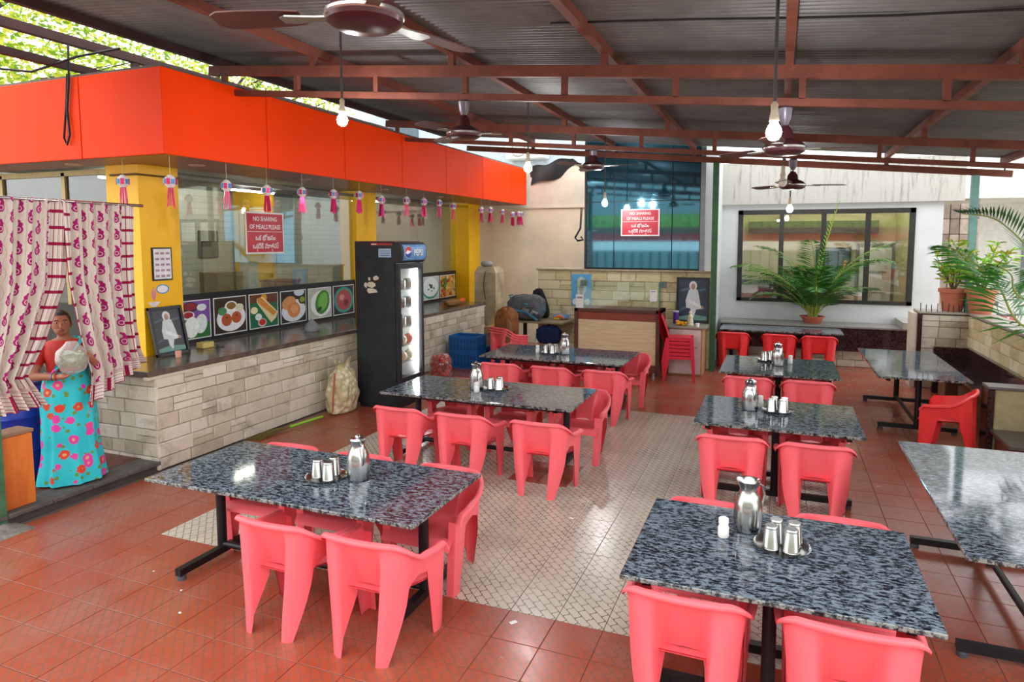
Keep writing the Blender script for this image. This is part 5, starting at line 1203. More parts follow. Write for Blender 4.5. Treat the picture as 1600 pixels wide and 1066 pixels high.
def curtain(label, rows, fold, W, Hh, side):
    """rows: (v, left px, right px) read along the curtain plane X = -5.9"""
    t = thing('curtain', label, 'curtain', (-5.9, 4.2, .9)); g = G((-5.9, 4.2, .9)); NU, NV = 90, 60
    L = [(v, onX(*a, -5.9)) for v, a, b in rows]; R = [(v, onX(*b, -5.9)) for v, a, b in rows]
    def ip(T, v, i): 
        return pl([(a, p[i]) for a, p in T], v)
    def f(u, v):
        y = lerp(ip(L, v, 1), ip(R, v, 1), u); z = lerp(ip(L, v, 2), ip(R, v, 2), u)
        wd = max(.1, ip(R, v, 1)-ip(L, v, 1)); k = fold
        x = -5.9+(.012+.028*min(1, v*1.5))*math.sin(2*PI*k*u+.8*math.sin(5*u+2*v))+.012*math.sin(2*PI*k*2.3*u+v*2)
        return (x, y, z)
    g.grid(f, NU, NV); me = g.mesh('drape', CUR, 80)
    uvl = me.uv_layers.new(name='UVMap'); at = me.attributes.new('border', 'FLOAT', 'POINT')
    n = NU+1
    for i in range(len(me.vertices)):
        u, v = (i % n)/NU, (i//n)/NV
        bdr = (u > .80 if side == 'R' else (u > .80 or u < .12 if side == 'B' else u < .2)) or v > .90
        at.data[i].value = 1. if bdr else 0.
    for lp in me.loops:
        i = lp.vertex_index; u, v = (i % n)/NU, (i//n)/NV; hem = v > .905
        uvl.data[lp.index].uv = ((v*Hh, u*W) if hem else (u*W, (1-v)*Hh))
    put('drape', me, t)
    hm = G((-5.9, 4.2, .9)); hm.tube([Vector(f(k/30, 1.))+Vector((0, 0, .004)) for k in range(31)], .005, 5).obj('hem', M('8e1a44', .8), t)
    return t
curtain('cream and magenta paisley curtain gathered toward the green post', [(0, (-70, 303), (109, 312)), (.37, (-70, 440), (103, 442)), (.65, (-70, 540), (70, 535)), (.85, (-70, 615), (42, 588)), (1, (-70, 668), (73, 633))], 7, 1.5, 1.8, 'R')
curtain('cream and magenta paisley curtain gathered toward the yellow pillar', [(0, (96, 312), (211, 321)), (.42, (104, 440), (211, 430)), (.7, (122, 530), (213, 505)), (.85, (140, 590), (218, 545)), (1, (136, 637), (226, 566))], 6, 1.15, 1.7, 'B')
tag(G().cyl((-5.9, 2.6, 2.71), (-5.9, 4.74, 2.70), .014, n=10).obj('curtain_rod', STEEL), 'thin steel curtain rod carrying the paisley curtains', 'rod')
# things on the platform
p = (-6.05, 3.48, PZ); t = thing('wooden_board', 'orange wood-grain board standing beside the green curtain post', 'board', p)
def m_wood():
    m, nt, b = newmat('orange_wood', .5); n = noise(nt, coords(nt), 6, 4, .6, .6, (1, 1, .15)); nt.links.new(ramp(nt, n, ((.35, 'b8561c'), (.65, 'd8762c'))), b.inputs['Base Color']); return m
G(p).rbox(-6.14, -5.95, 3.37, 3.62, PZ, PZ+.62, .005).obj('panel', m_wood(), t, 0); G(p).rbox(-6.15, -5.94, 3.36, 3.63, PZ+.62, PZ+.65, .005).obj('top_edge', M('8a6a50', .6), t, 0)
p = (-6.75, 3.95, PZ); t = thing('plastic_drum', 'dark blue plastic drum behind the curtain and woman', 'drum', p)
G().lathe([(.27, 0), (.3, .03), (.3, .28), (.31, .3), (.3, .32), (.3, .6), (.31, .62), (.3, .64), (.29, .86), (.25, .9)], n=28).obj('shell', M('12309a', .4), t); G().lathe([(.24, .9), (.26, .905), (.26, .93), (.02, .935)], n=28).obj('lid', M('0e2470', .4), t)
p = (-6.75, 4.55, PZ); t = thing('wash_stand', 'steel basin on a black stand behind the woman', 'basin', p)
G().lathe([(.12, .95), (.24, 1.0), (.28, 1.1), (.29, 1.1), (.245, .99), (.1, .96)], n=28).obj('bowl', STEEL, t)
for k in range(4): G().cyl((.16*math.cos(PI/2*k), .16*math.sin(PI/2*k), .97), (.2*math.cos(PI/2*k), .2*math.sin(PI/2*k), 0), .012, n=8).obj('leg', BLACKMETAL, t)
# ================================================================ WOMAN
pw = onZ(100, 765, PZ); WX, WY_ = -6.17, 4.085
W0 = (WX, WY_, PZ); TH = math.radians(56)
SK = M('a0664a', .5, 0, .06, 20, .4, 0, 'obj'); SKF = SK
wm = thing('person', 'woman in a turquoise floral sari and red blouse behind the parted curtain, holding a bag', 'person', W0, TH)
def capsule(g, a, b, r0, r1, n=14):
    a, b = Vector(a), Vector(b); d = (b-a); k = d.normalized()
    g.tube([a-k*r0*.95, a-k*r0*.6, a, lerp(a, b, .5), b, b+k*r1*.6, b+k*r1*.95], [r0*.3, r0*.8, r0, (r0+r1)/2, r1, r1*.8, r1*.3], n)
g = G()
# torso, neck, head
g.ring([[(rx*math.cos(2*PI*j/18), yo+ry*math.sin(2*PI*j/18), z) for j in range(18)] for z, rx, ry, yo in ((.80, .17, .12, 0), (.90, .175, .125, 0), (1.0, .15, .11, 0), (1.1, .145, .105, -.01), (1.2, .16, .115, -.015), (1.28, .165, .105, -.005), (1.33, .13, .08, 0), (1.36, .07, .06, 0))])
capsule(g, (0, 0, 1.33), (-.01, -.01, 1.43), .052, .048)
HX, HY, HZ = -.02, -.03, 1.495
g.ell((HX, HY, HZ+.01), (.075, .092, .108), 20, 14); g.ell((HX, HY-.025, HZ-.055), (.055, .06, .052), 16, 10)
capsule(g, (HX, HY-.092, HZ+.012), (HX, HY-.112, HZ-.022), .009, .015, 10)       # nose
g.ell((HX, HY-.088, HZ-.055), (.026, .012, .012), 12, 8)
for s in (-1, 1): g.ell((HX+s*.077, HY+.005, HZ-.005), (.012, .02, .03), 10, 8)
# legs
for s in (-1, 1):
    capsule(g, (s*.085, 0, .82), (s*.08, .01, .45), .085, .06); capsule(g, (s*.08, .01, .45), (s*.08, .02, .08), .055, .036)
    g.ell((s*.085, -.05, .03), (.04, .11, .03), 14, 8)
# arms: right holds the bag underneath, left steadies it from above
def arm(sh_, el, wr, palm, fdir, side, up):
    capsule(g, sh_, el, .05, .042); capsule(g, el, wr, .041, .027)
    wv, pv = Vector(wr), Vector(palm); f = Vector(fdir).normalized(); u_ = Vector(up).normalized(); s_ = f.cross(u_).normalized()*side
    capsule(g, wv, lerp(wv, pv, .6), .026, .03); 
    for k, (off, ln) in enumerate(((-.03, .062), (-.01, .072), (.01, .068), (.029, .052))):
        b = pv+s_*off; m_ = b+f*ln*.5+u_*.012; e = b+f*ln*.85+u_*.036
        capsule(g, pv-f*.03+s_*off*.8, b, .0115, .0105, 10); capsule(g, b, m_, .0100, .0092, 10); capsule(g, m_, e, .0092, .0076, 10)
    th0 = pv-f*.045-s_*.025; th1 = th0-s_*.03+f*.02+u_*.012; th2 = th1+f*.03+u_*.018
    capsule(g, th0, th1, .012, .011, 10); capsule(g, th1, th2, .0105, .0085, 10)
    g.ell(tuple(lerp(wv, pv, .75)), (.034, .034, .022), 12, 8)
arm((-.175, -.0, 1.27), (-.25, -.06, 1.03), (-.06, -.235, 1.035), (.0, -.28, 1.045), (1, -.35, .0), 1, (0, -.2, 1))
arm((.175, -.0, 1.27), (.26, -.05, 1.05), (.20, -.22, 1.17), (.165, -.265, 1.21), (-.6, -.5, .5), -1, (-.5, .2, .6))
raw = g.mesh('body', SK, 0); ro = put('body', raw); md = ro.modifiers.new('r', 'REMESH'); md.mode = 'VOXEL'; md.voxel_size = .0065; ms = ro.modifiers.new('s', 'SMOOTH'); ms.iterations = 3; ms.factor = .5
bm_ = bpy.data.meshes.new_from_object(ro.evaluated_get(bpy.context.evaluated_depsgraph_get())); bpy.data.objects.remove(ro)
bm_.polygons.foreach_set('use_smooth', [True]*len(bm_.polygons)); bm_.materials.clear(); bm_.materials.append(SK); bm_.name = 'body'
bo = put('body', bm_, wm)
for s in (-1, 1):
    G().ell((HX+s*.03, HY-.083, HZ+.018), (.0125, .009, .0055), 12, 8).obj('eye', M('c8beb2', .4), bo)
    G().ell((HX+s*.03, HY-.090, HZ+.018), (.0065, .004, .0068), 10, 6).obj('iris', M('1a0f0a', .2), bo)
    G().tube([(HX+s*.05, HY-.079, HZ+.034), (HX+s*.032, HY-.089, HZ+.040), (HX+s*.014, HY-.092, HZ+.035)], [.003, .005, .003], 6).obj('eyebrow', M('1a1210', .7), bo)
    G().ell((HX+s*.082, HY-.0, HZ-.04), (.007, .007, .009), 8, 6).obj('earring', M('c8a040', .3, .8), bo)
G().tube([(HX-.024, HY-.092, HZ-.053), (HX, HY-.102, HZ-.051), (HX+.024, HY-.092, HZ-.053)], [.004, .007, .004], 8).obj('lips', M('7a3a34', .4), bo)
G().ell((HX, HY-.095, HZ+.055), (.006, .003, .006), 8, 6).obj('bindi', M('901020', .5), bo)
# hair: a cap combed back and a bun
HM = M('0d0a0a', .45, 0, .3, 30)
def hair(u, v):
    a = 2*PI*u; b = lerp(-.35, PI/2, v); front = max(0, -math.sin(a))
    b = lerp(lerp(-.5, .62, sh(.15, .8, front)), PI/2, v)
    return (HX+.084*math.cos(b)*math.cos(a), HY+.008+.098*math.cos(b)*math.sin(a), HZ+.018+.112*math.sin(b))
G().grid(hair, 36, 14, True).obj('hair', HM, wm, 80); G().ell((HX, HY+.12, HZ-.02), (.055, .045, .05), 14, 10).obj('hair_bun', HM, wm)
# blouse
BLO = M('b8200e', .6, 0, .12, 20)
g = G(); g.ring([[(rx*math.cos(2*PI*j/22), yo+ry*math.sin(2*PI*j/22), z) for j in range(22)] for z, rx, ry, yo in ((1.04, .158, .118, 0), (1.12, .156, .118, -.01), (1.2, .172, .127, -.015), (1.28, .176, .116, -.005), (1.325, .15, .094, 0), (1.345, .11, .08, 0))], cap=False); g.obj('blouse', BLO, wm, 70)
for s in (-1, 1): G().tube([(s*.16, 0, 1.30), (s*.19, -.005, 1.24), (s*.225, -.035, 1.13)], [.062, .06, .055], 16, False).obj('sleeve', BLO, wm, 70)
def m_sari():
    m, nt, b = newmat('floral_sari', .6, 0, .3); co = coords(nt, 'obj')
    v1 = nt.nodes.new('ShaderNodeTexVoronoi'); nt.links.new(co, v1.inputs[0]); v1.inputs['Scale'].default_value = 8.5; v1.inputs['Randomness'].default_value = .8
    v2 = nt.nodes.new('ShaderNodeTexVoronoi'); nt.links.new(co, v2.inputs[0]); v2.inputs['Scale'].default_value = 15.
    sep = nt.nodes.new('ShaderNodeSeparateColor'); nt.links.new(v1.outputs['Color'], sep.inputs[0])
    fl_ = ramp(nt, sep.outputs[0], ((0, 'd8409a'), (.35, 'e0468a'), (.5, 'd8402c'), (.75, 'c8503a'), (1, 'e8642c')), 'CONSTANT')
    n = noise(nt, co, 45, 3, .6); dd_ = X(nt, v1.outputs[0])+(X(nt, n)-.5)*.28
    base = mix(nt, noise(nt, co, 6, 3, .5), '22b4c0', '35c4cc')
    c = mix(nt, (X(nt, v2.outputs[0])+(X(nt, n)-.5)*.2) < .26, base, '6a8a3a')
    c = mix(nt, dd_ < .36, c, fl_); c = mix(nt, dd_ < .12, c, 'd8a070')
    nt.links.new(c, b.inputs['Base Color']); return m
SARI = m_sari()
def skirt(u, v):
    a = 2*PI*u; z = lerp(1.06, .02, v); rx = pl([(0, .165), (.12, .195), (.3, .215), (.7, .225), (1, .27)], v); ry = pl([(0, .125), (.12, .15), (.3, .165), (.7, .175), (1, .22)], v)
    k = 1+(.01+.05*v)*math.sin(9*a+1.5*v)+.03*v*math.sin(17*a)+.012*math.sin(6*v*3+a)
    return (rx*math.cos(a)*k, ry*math.sin(a)*k-.01, z)
G().grid(skirt, 72, 40, True).obj('sari_skirt', SARI, wm, 80)
def pallu(u, v):      # band over the left shoulder, across the chest
    p0 = [Vector((.13, .06, 1.36)), Vector((.12, -.06, 1.345)), Vector((.06, -.14, 1.25)), Vector((-.04, -.150, 1.12)), Vector((-.13, -.115, 1.03))]
    t_ = v*4; i = min(3, int(t_)); f_ = t_-i; c = lerp(p0[i], p0[i+1], f_); wv = lerp(Vector((.06, 0, .02)), Vector((.05, -.01, .09)), v)
    return tuple(c+wv*(2*u-1)+Vector((0, -.012*math.sin(u*14), 0)))
G().grid(pallu, 16, 30).obj('sari_pallu', SARI, wm, 80)
def pallu2(u, v): return (.13+.09*(2*u-1), .10+.012*math.sin(15*u)+.03*v, lerp(1.36, .75, v))
G().grid(pallu2, 16, 16).obj('sari_pallu', SARI, wm, 80)
for s, x0, z0, y0 in ((-1, -.075, 1.035, -.222),):
    for k in range(3): G().tube([(x0-.015*k+.03*math.cos(q)*.25, y0+.012*k+.033*math.cos(q), z0+.033*math.sin(q)) for q in [2*PI*j/16 for j in range(17)]], .004, 6).obj('bangle', M(('b0182c', 'c8a040', '3a6ab0')[k], .3, .3), wm)
for s in (-1, 1): G().ell((s*.085, -.06, .012), (.045, .125, .012), 16, 6).obj('sandal', M('3a2c28', .6), wm)
# bag of greens in her hands
ct, st = math.cos(TH), math.sin(TH)
def wl(x, y, z): return (WX+x*ct-y*st, WY_+x*st+y*ct, PZ+z)
bp_ = wl(.05, -.335, 1.065)
bt = thing('produce_bag', 'clear plastic bag of chopped greens in the hands of the woman', 'bag', bp_, TH)
G().grid(lambda u, v: (lambda r, a, z: (r*math.cos(a)*(1+.05*math.sin(5*a+8*v)), r*.8*math.sin(a)*(1+.05*math.sin(4*a+9*v)), z))(pl([(0, .03), (.1, .09), (.4, .125), (.7, .115), (.88, .06), (1, .035)], v), 2*PI*u, .30*v), 28, 18, True).obj('plastic_film', glass('thin_clear_bag', (.95, .96, .95), .08, .2, milk=.22), bt, 80)
rr = random.Random(9); g = G()
for k in range(700):
    a, b, q = rr.uniform(0, 2*PI), rr.uniform(-.9, .9), .098*rr.random()**.3
    c = Vector((q*math.cos(a)*math.cos(b), q*.75*math.sin(a)*math.cos(b), .135+q*1.0*math.sin(b))); d1 = Vector((rr.gauss(0, 1), rr.gauss(0, 1), rr.gauss(0, 1))).normalized()*.018; d2 = d1.orthogonal().normalized()*.010
    g.add([c-d1, c+d2, c+d1, c-d2], [(0, 1, 2, 3)])
go = g.obj('chopped_greens', M('8a9650', .7, 0, .3, 40), bt, 0); go['kind'] = 'stuff'
# ================================================================ PLANTS
LEAF = M('3c7a26', .45, 0, .25, 5, .4); LEAF_D = M('2c5a22', .45, 0, .25, 5, .4); LEAF_L = M('7fae30', .45, 0, .25, 5, .4); TERRA = M('b8614a', .7, 0, .12, 6, .3)
def frond(par, base, az, length, rise, droop, nl, ll, mat, wl_=.022, twist=0., hang=.35):
    """feather leaf: rachis tube and paired leaflets; az heading, rise start angle, droop bend down in radians"""
    pts = []; p = Vector(base); el = rise; n = 16; hd_ = Vector((math.cos(az), math.sin(az), 0)); up = Vector((0, 0, 1)); tg = []
    for i in range(n+1):
        pts.append(p.copy()); t_ = hd_*math.cos(el)+up*math.sin(el); tg.append(t_); p = p+t_*length/n; el -= droop/n*(.4+1.2*i/n)
    g = G(); g.cur = 1; g.tube(pts, [.011*(1-.8*i/n)+.002 for i in range(n+1)], 5); g.cur = 0
    side = hd_.cross(up)
    for k in range(nl):
        f = .18+.82*k/(nl-1); i = min(n-1, int(f*n)); q = lerp(pts[i], pts[i+1], f*n-i); t_ = tg[i]; L_ = ll*(math.sin(PI*(.12+.84*f))**.7)
        nn = side.cross(t_).normalized()
        for s in (-1, 1):
            d = (side*s*.85+t_*.55+nn*(.25-hang*rnd.uniform(.4, 1.4))).normalized(); w_ = t_*wl_*.5; m_ = q+d*L_*.5+Vector((0, 0, .015*L_)); e = q+d*L_+Vector((0, 0, -.22*L_*hang))
            g.add([q, m_-w_, e, m_+w_], [(0, 1, 2, 3)])
    return g.obj('frond', [mat, M('8a9a3a', .5)], par, 0)
def flowerpot(t, r, h, m=TERRA):
    G().lathe([(r*.7, 0), (r*.74, .01), (r*.95, h*.82), (r*1.08, h*.83), (r*1.1, h), (r*.98, h), (r*.92, h*.85)], n=28).obj('pot', m, t); G().lathe([(.01, h*.86), (r*.93, h*.86)], n=24, cap=False).obj('soil', M('3a2c20', .95), t)
pp_ = (.64, 13.85, .771); t = thing('potted_palm', 'bushy green areca palm in a shallow terracotta pot on the planter bench', 'plant', pp_)
flowerpot(t, .21, .13)
rr = random.Random(21)
for k in range(30):
    az = 2*PI*k/30*1.9+rr.uniform(-.2, .2); up_ = rr.uniform(.8, 1.5); L_ = rr.uniform(1.3, 2.15)
    if math.sin(az) > .3: up_ = max(up_, 1.25); L_ *= .65
    frond(t, (rr.uniform(-.08, .08), rr.uniform(-.08, .08), .11), az, L_, up_, rr.uniform(.9, 1.8), 34, .40, (LEAF, LEAF_D, LEAF)[k % 3], .03)
frond(t, (0, 0, .11), -.4, 2.25, 1.47, .25, 26, .2, LEAF_L, .03, 0, .1)
for c in t.children:
    for v in c.data.vertices: v.co.y = min(v.co.y, .30)
for k in range(9): a = rr.uniform(0, 6.3); G().tube([(.07*math.cos(a), .07*math.sin(a), .1), (.13*math.cos(a), .13*math.sin(a), .5)], [.014, .009], 6).obj('stem', M('9a9a4a', .6), t)
def croton(x, y, z, r, h, ht, sp, label, n=70):
    t = thing('potted_croton', label, 'plant', (x, y, z)); flowerpot(t, r, h, M('c07458', .7, 0, .1, 6, .3))
    rr_ = random.Random(int(x*100)); ms_ = []
    for m in (M('6aa828', .4, 0, .2, 6), M('96c832', .4, 0, .2, 6), M('b0b030', .4, 0, .3, 6)):
        g = G(); g.add([(0, 0, 0), (.06, -.022, .012), (.13, -.016, .01), (.17, 0, -.01), (.13, .016, .01), (.06, .022, .012), (.08, 0, -.004)], [(0, 1, 6), (1, 2, 3, 6), (6, 3, 4, 5), (0, 6, 5)]); ms_.append(g.mesh('leaf', m, 0))
    for b in range(7):
        a = 2*PI*b/7; q = (sp*.5*math.cos(a), sp*.5*math.sin(a), ht*rr_.uniform(.6, .95)); G().tube([(0, 0, h*.8), (q[0]*.4, q[1]*.4, h+(q[2]-h)*.5), q], [.012, .008, .005], 6).obj('stem', M('6a5a3a', .8), t)
        for k in range(n//7):
            f = rr_.uniform(.3, 1.12); p = Vector((q[0]*f, q[1]*f, h+(q[2]-h)*f))
            o_ = put('leaf', ms_[rr_.randrange(3)], t, p, (rr_.uniform(-.5, .5), rr_.uniform(-.9, .2), rr_.uniform(0, 6.3))); o_.scale = (rr_.uniform(.8, 1.25),)*3
    return t
croton(2.62, 12.25, 1.236, .19, .36, .95, .5, 'young croton in a terracotta pot beside the spikes on the parapet corner', 126)
croton(2.93, 11.95, 1.236, .2, .38, 1.1, .75, 'large bright green croton in a terracotta pot at the parapet corner', 240)
def frondpath(par, o, wp, nl, ll, mat, wl_=.03, hang=.3):
    """feather leaf along given way points"""
    wp = [Vector(p)-Vector(o) for p in wp]; n = 24; pts = []
    for i in range(n+1):
        f = i/n*(len(wp)-1); k = min(len(wp)-2, int(f)); f -= k; a, b, c, d = wp[max(0, k-1)], wp[k], wp[k+1], wp[min(len(wp)-1, k+2)]
        pts.append(.5*((2*b)+(c-a)*f+(2*a-5*b+4*c-d)*f*f+(3*b-a-3*c+d)*f**3))
    g = G(); g.cur = 1; g.tube(pts, [.012*(1-.8*i/n)+.002 for i in range(n+1)], 5); g.cur = 0
    for k in range(nl):
        f = .12+.88*k/(nl-1); i = min(n-1, int(f*n)); q = lerp(pts[i], pts[i+1], f*n-i); t_ = (pts[i+1]-pts[i]).normalized(); L_ = ll*(math.sin(PI*(.15+.8*f))**.6)
        sd = t_.cross(Vector((0, 0, 1))).normalized(); nn = sd.cross(t_).normalized()
        for s in (-1, 1):
            dd_ = (sd*s*.8+t_*.6+nn*(.35-hang*rnd.uniform(.5, 1.2))).normalized(); w_ = t_*wl_*.5; m_ = q+dd_*L_*.5; e = q+dd_*L_+Vector((0, 0, -.25*L_*hang))
            g.add([q, m_-w_, e, m_+w_], [(0, 1, 2, 3)])
    return g.obj('frond', [mat, M('8a9a3a', .5)], par, 0)
pt = (2.95, 7.0, 1.236); t = thing('potted_cycad', 'large feathery cycad in a pot on the parapet leaning over the bare table', 'plant', pt)
flowerpot(t, .19, .3)
G().lathe([(.09, .24), (.1, .32), (.07, .42)], n=14).obj('trunk', M('5a4632', .9, 0, .3, 9, .2, .6), t)
b_ = (2.95, 7.0, 1.6)
frondpath(t, pt, [b_, onY(1610, 515, 7.3), onY(1560, 448, 7.6), onY(1515, 405, 7.8), onY(1480, 385, 8.)], 60, .46, LEAF, .03, .55)
frondpath(t, pt, [b_, onY(1605, 470, 7.2), onY(1580, 430, 7.5), onY(1560, 415, 7.9)], 44, .36, LEAF, .03, .4)
frondpath(t, pt, [b_, onY(1660, 450, 7.2), onY(1600, 380, 7.5), onY(1553, 342, 7.7), onY(1503, 334, 7.9)], 40, .36, LEAF_D, .03, .05)
for az, L_, up_, dr_ in ((.4, 1.3, 1.1, 1.4), (-.9, 1.3, 1., 1.4), (-2.2, 1.2, 1.25, 1.2), (1.2, 1.3, 1.2, 1.3)): frond(t, (0, 0, .36), az, L_, up_, dr_, 40, .34, LEAF, .03, 0, .3)
# ================================================================ STREET AND TREES BEYOND
st_ = thing('street_house', 'white house with a stone-clad pillar across the lane', 'house', (6, 22, -.12)); o = (6, 22, -.12)
G(o).box(4.8, 14, 21, 21.3, -.12, 5.5).obj('wall', M('d6d6d2', .8), st_, 0)
G(o).box(3.2, 14, 18.2, 21.4, 3.35, 3.55).obj('canopy', M('cfcac2', .8), st_, 0)
for k in range(9):
    for j in range(4): G(o).rbox(3.55+j*.2, 3.735+j*.2, 18.15, 18.2+rnd.uniform(0, .05), .0+k*.36, .35+k*.36, .01).obj('stone_block', M(('8a7a70', '9a8c82', '776a62')[rnd.randrange(3)], .85, 0, .2, 9), st_, 0)
G(o).box(3.55, 4.35, 18.24, 19, -.1, 3.35).obj('pillar', M('8a7f76', .85), st_, 0)
for x in (6., 8.2): G(o).box(x, x+1.2, 20.95, 21, 1.0, 2.4).obj('window', M('6a747a', .3), st_, 0)
sco = (4.55, 15.2, -.12); t = thing('scooter', 'parked red and grey motor scooter in the lane behind the croton pots', 'scooter', sco, .5)
SB = M('3a3f46', .35); SRd = M('b02434', .3)
for y in (-.6, .6):
    G().tube([(0, y+.22*math.cos(2*PI*k/20), .23+.22*math.sin(2*PI*k/20)) for k in range(21)], .05, 8).obj('wheel', M('17181a', .8), t)
G().ring([[(x*w_, y, z0+z*h) for x, z in ((-1, 0), (1, 0), (1, 1), (-1, 1))] for y, w_, z0, h in ((-.75, .1, .42, .2), (-.5, .16, .3, .45), (-.1, .17, .3, .4), (.05, .15, .28, .1), (.35, .16, .28, .1), (.5, .17, .3, .7))]).obj('body', SRd, t, 30)
G().rbox(-.14, .14, -.75, .0, .74, .83, .03).obj('seat', M('1b1b1d', .6), t, 0)
G().tube([(-.32, .42, 1.02), (0, .5, 1.0), (.32, .42, 1.02)], .02, 8).obj('handlebar', SB, t); G().ell((0, .56, .92), (.1, .08, .1), 14, 8).obj('headlight', M('e0e4e8', .2), t)
for s in (-1, 1): G().cyl((s*.28, .42, 1.02), (s*.36, .4, 1.2), .006, n=6).ell((s*.38, .4, 1.24), (.06, .015, .04), 10, 6).obj('mirror', SB, t)
def tree(x, y, h, r, n, label, cols, seed):
    t = thing('tree', label, 'tree', (x, y, -.12)); rr_ = random.Random(seed)
    G().tube([(0, 0, 0), (.1, .1, h*.3), (0, .2, h*.55), (.2, .1, h*.8)], [.22, .17, .12, .05], 10).obj('trunk', M('4a3a2c', .9, 0, .3, 6, .2, .6), t)
    g = G()
    for k in range(14):
        a = rr_.uniform(0, 6.3); z0 = h*rr_.uniform(.3, .6); q = (r*.9*math.cos(a), r*.9*math.sin(a), z0+h*rr_.uniform(.05, .4)); g.tube([(0.05, .1, z0), (q[0]*.5, q[1]*.5, (z0+q[2])/2+.15), q], [.06, .035, .01], 6)
    g.obj('branches', M('4a3a2c', .9), t)
    for c in cols:
        g = G()
        for k in range(n//len(cols)):
            a, b, q = rr_.uniform(0, 6.3), math.asin(rr_.uniform(-1, 1)), rr_.random()**.4
            p = Vector((r*q*math.cos(a)*math.cos(b), r*q*math.sin(a)*math.cos(b), h*.66+h*.38*q*math.sin(b)))
            if math.sin(p[0]*2.1+seed)+math.sin(p[1]*2.3)+math.sin(p[2]*2.6+1) < -.35: continue
            d1 = Vector((rr_.gauss(0, 1), rr_.gauss(0, 1), rr_.gauss(0, .6))).normalized()*rr_.uniform(.05, .1); d2 = d1.orthogonal().normalized()*.035
            g.add([p-d1, p+d2, p+d1, p-d2], [(0, 1, 2, 3)])
        fo = g.obj('foliage', c, t, 0); fo['kind'] = 'stuff'
def m_leaf(c):  # leaf colour varied by noise, partly translucent
    m, nt, b = newmat('tree_leaf', .5); tr = nt.nodes.new('ShaderNodeBsdfTranslucent'); co = coords(nt); cc = ramp(nt, noise(nt, co, 3, 2), ((.3, tuple(x*.8 for x in lin(c)[:3])), (.7, c)))
    nt.links.new(cc, b.inputs['Base Color']); nt.links.new(cc, tr.inputs[0]); mx = nt.nodes.new('ShaderNodeMixShader'); mx.inputs[0].default_value = .55
    nt.links.new(b.outputs[0], mx.inputs[1]); nt.links.new(tr.outputs[0], mx.inputs[2]); nt.links.new(mx.outputs[0], nt.nodes['Material Output'].inputs[0]); return m
TL = (m_leaf('a8c030'), m_leaf('d0d04a'), m_leaf('7aa02c'))
tree(-14.5, 7.0, 10., 4.6, 26000, 'yellow-green leafy tree behind the shop roof above the curtain', TL, 1)
tree(-17.5, 16.8, 11.5, 4.6, 22000, 'yellow-green leafy tree behind the shop roof above the long fascia', TL, 2)
tree(-23.5, 10.5, 12., 4.2, 14000, 'pale leafy tree further behind the shop roof', TL, 3)
# crumbs and scraps of paper dropped on the floor
for i, (px, py, s) in enumerate(((283, 923, .012), (151+130, 958, .014), (802, 973, .03), (893, 810, .028), (240, 893, .01), (297, 880, .01))):
    q = onZ(px, py); t = thing('paper_scrap', 'crumpled white paper scrap on the %s' % ('red tiles by the curtain-side table' if px < 400 else 'red tiles at the inlay edge' if px == 802 else 'beige inlay in the aisle'), 'scrap', (q[0], q[1], .0008), rnd.uniform(0, 3), 'paper scraps')
    G().grid(lambda u, v: ((u-.5)*s*1.6, (v-.5)*s, .001+s*.25*(.5+.5*math.sin(9*u+5*v))*math.sin(PI*u)*math.sin(PI*v)), 5, 5).obj('scrap', WHT, t, 0)

for i, (x, y, lb) in enumerate(((-.2, 16., 'added fill tube inside the room behind the palm'), (1.6, 16.4, 'added fill tube inside the room before its white door'))):  # more added tubes, to brighten the room behind the window
    t = thing('fill_tube', lb, 'lamp', (x, y, 3.5)); o = (x, y, 3.5)
    G(o).box(x-.6, x+.6, y-.04, y+.04, 3.52, 3.6).obj('batten', M('dddddd', .5), t, 0); G(o).cyl((x-.56, y, 3.5), (x+.56, y, 3.5), .016, n=10).obj('tube', WARM, t)
pc = thing('wall_picture', 'dark framed picture hung with marigolds inside the room behind the palm', 'picture', (1.2, 17.98, 1.6)); o = (1.2, 17.98, 1.6)
G(o).box(.85, 1.65, 17.93, 17.99, 1.45, 2.2).obj('frame', M('26282c', .4), pc, 0); G(o).box(.9, 1.6, 17.92, 17.93, 1.5, 2.15).obj('canvas', M('4a5a66', .5), pc, 0)
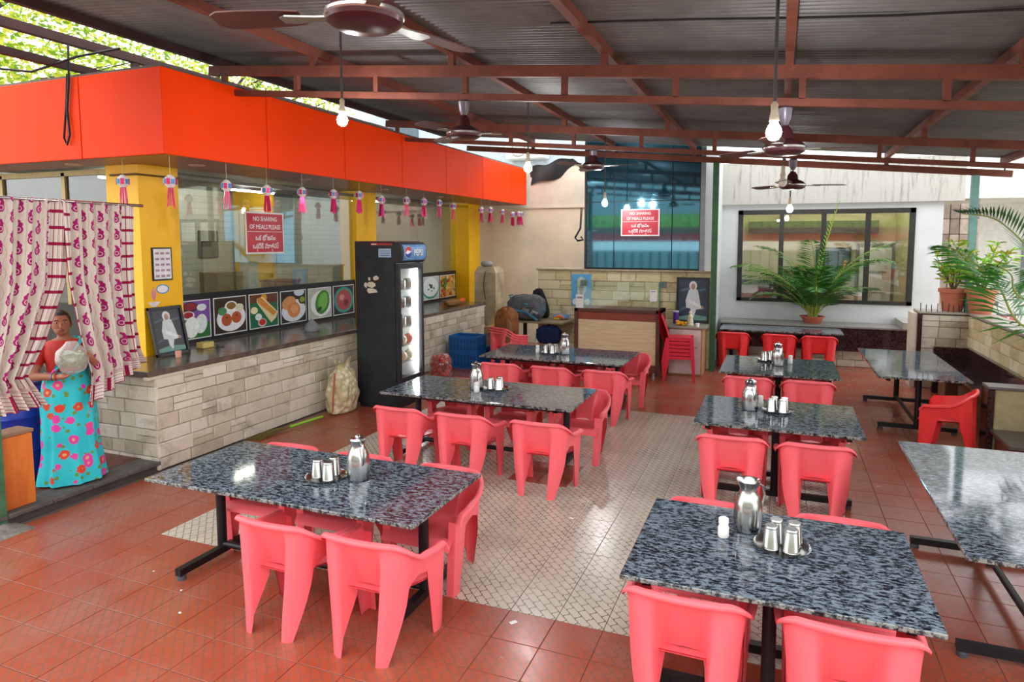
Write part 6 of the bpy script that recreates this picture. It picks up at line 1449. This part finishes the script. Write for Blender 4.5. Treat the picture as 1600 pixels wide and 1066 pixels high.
for k in range(12): a = PI+PI*k/11; G(o).ell((1.25+.28*math.cos(a), 17.9, 1.85+.3*math.sin(a)), (.04, .03, .04), 8, 6).obj('flower', M('e0a018', .7), pc)
# the far side of the road, seen only in the blue glass
oh = thing('roadside_house', 'beige house with a railing across the road, mirrored in the blue glass', 'house', (0, -15, -.12)); o = (0, -15, -.12)
G(o).box(-16, 16, -16, -15.5, -.12, 6.).obj('wall', M('8f9a98', .8), oh, 0)
for k in range(7): G(o).box(-13+k*4, -11+k*4, -15.5, -15.42, 1., 2.6).obj('window', M('2f3a40', .3), oh, 0)
for nm, z0, z1, c in (('gate_wall', -.12, 1.85, '7f928c'), ('white_band', 1.85, 2.35, 'e8e8e4'), ('red_band', 2.35, 2.75, 'a83a34'), ('brown_band', 2.75, 3.1, '6a5240')): G(o).box(-16, 16, -11.2, -11, z0, z1).obj(nm, M(c, .8), oh, 0)
G(o).box(-16, 16, -11.5, -11.1, 3.1, 3.8).obj('hedge', M('7f9a48', .9, 0, .5, 6, .2, .8), oh, 0)
for k in range(60): G(o).cyl((-15+k*.5, -10.97, 0.), (-15+k*.5, -10.97, 1.8), .03, n=6).obj('railing_bar', M('2c3a34', .5), oh)

p = onY(1561, 262, 12.19); fl_t = thing('floodlight', 'small round white floodlight at the parapet end of the end beam', 'lamp', (3.2, 12.19, 3.735+RB*3.2)); zz = 0.
G().cyl((0, 0, 0), (0, 0, .05), .012, n=8).obj('bracket', BLACKMETAL, fl_t); G().tube([(0, .05, .1), (0, .0, .1), (0, -.05, .1)], [.04, .06, .065], 18).obj('shell', M('e4e4e0', .4), fl_t); G().tube([(0, -.05, .1), (0, -.056, .1)], [.055, .055], 18).obj('lens', M('c8ccd0', .2), fl_t)
def roofpt(x, y):
    d = ray(x, y); k = (3.905-H)/(d[2]-RB*d[0]); return _C+d*k
tag(G().tube([roofpt(860, 36), roofpt(1080, 30), roofpt(1230, 28), roofpt(1400, 24), roofpt(1600, 14), roofpt(1720, 4)], .008, 6).obj('roof_cable', BLACKMETAL), 'thin black cable strung under the corrugated roof sheets', 'cable')
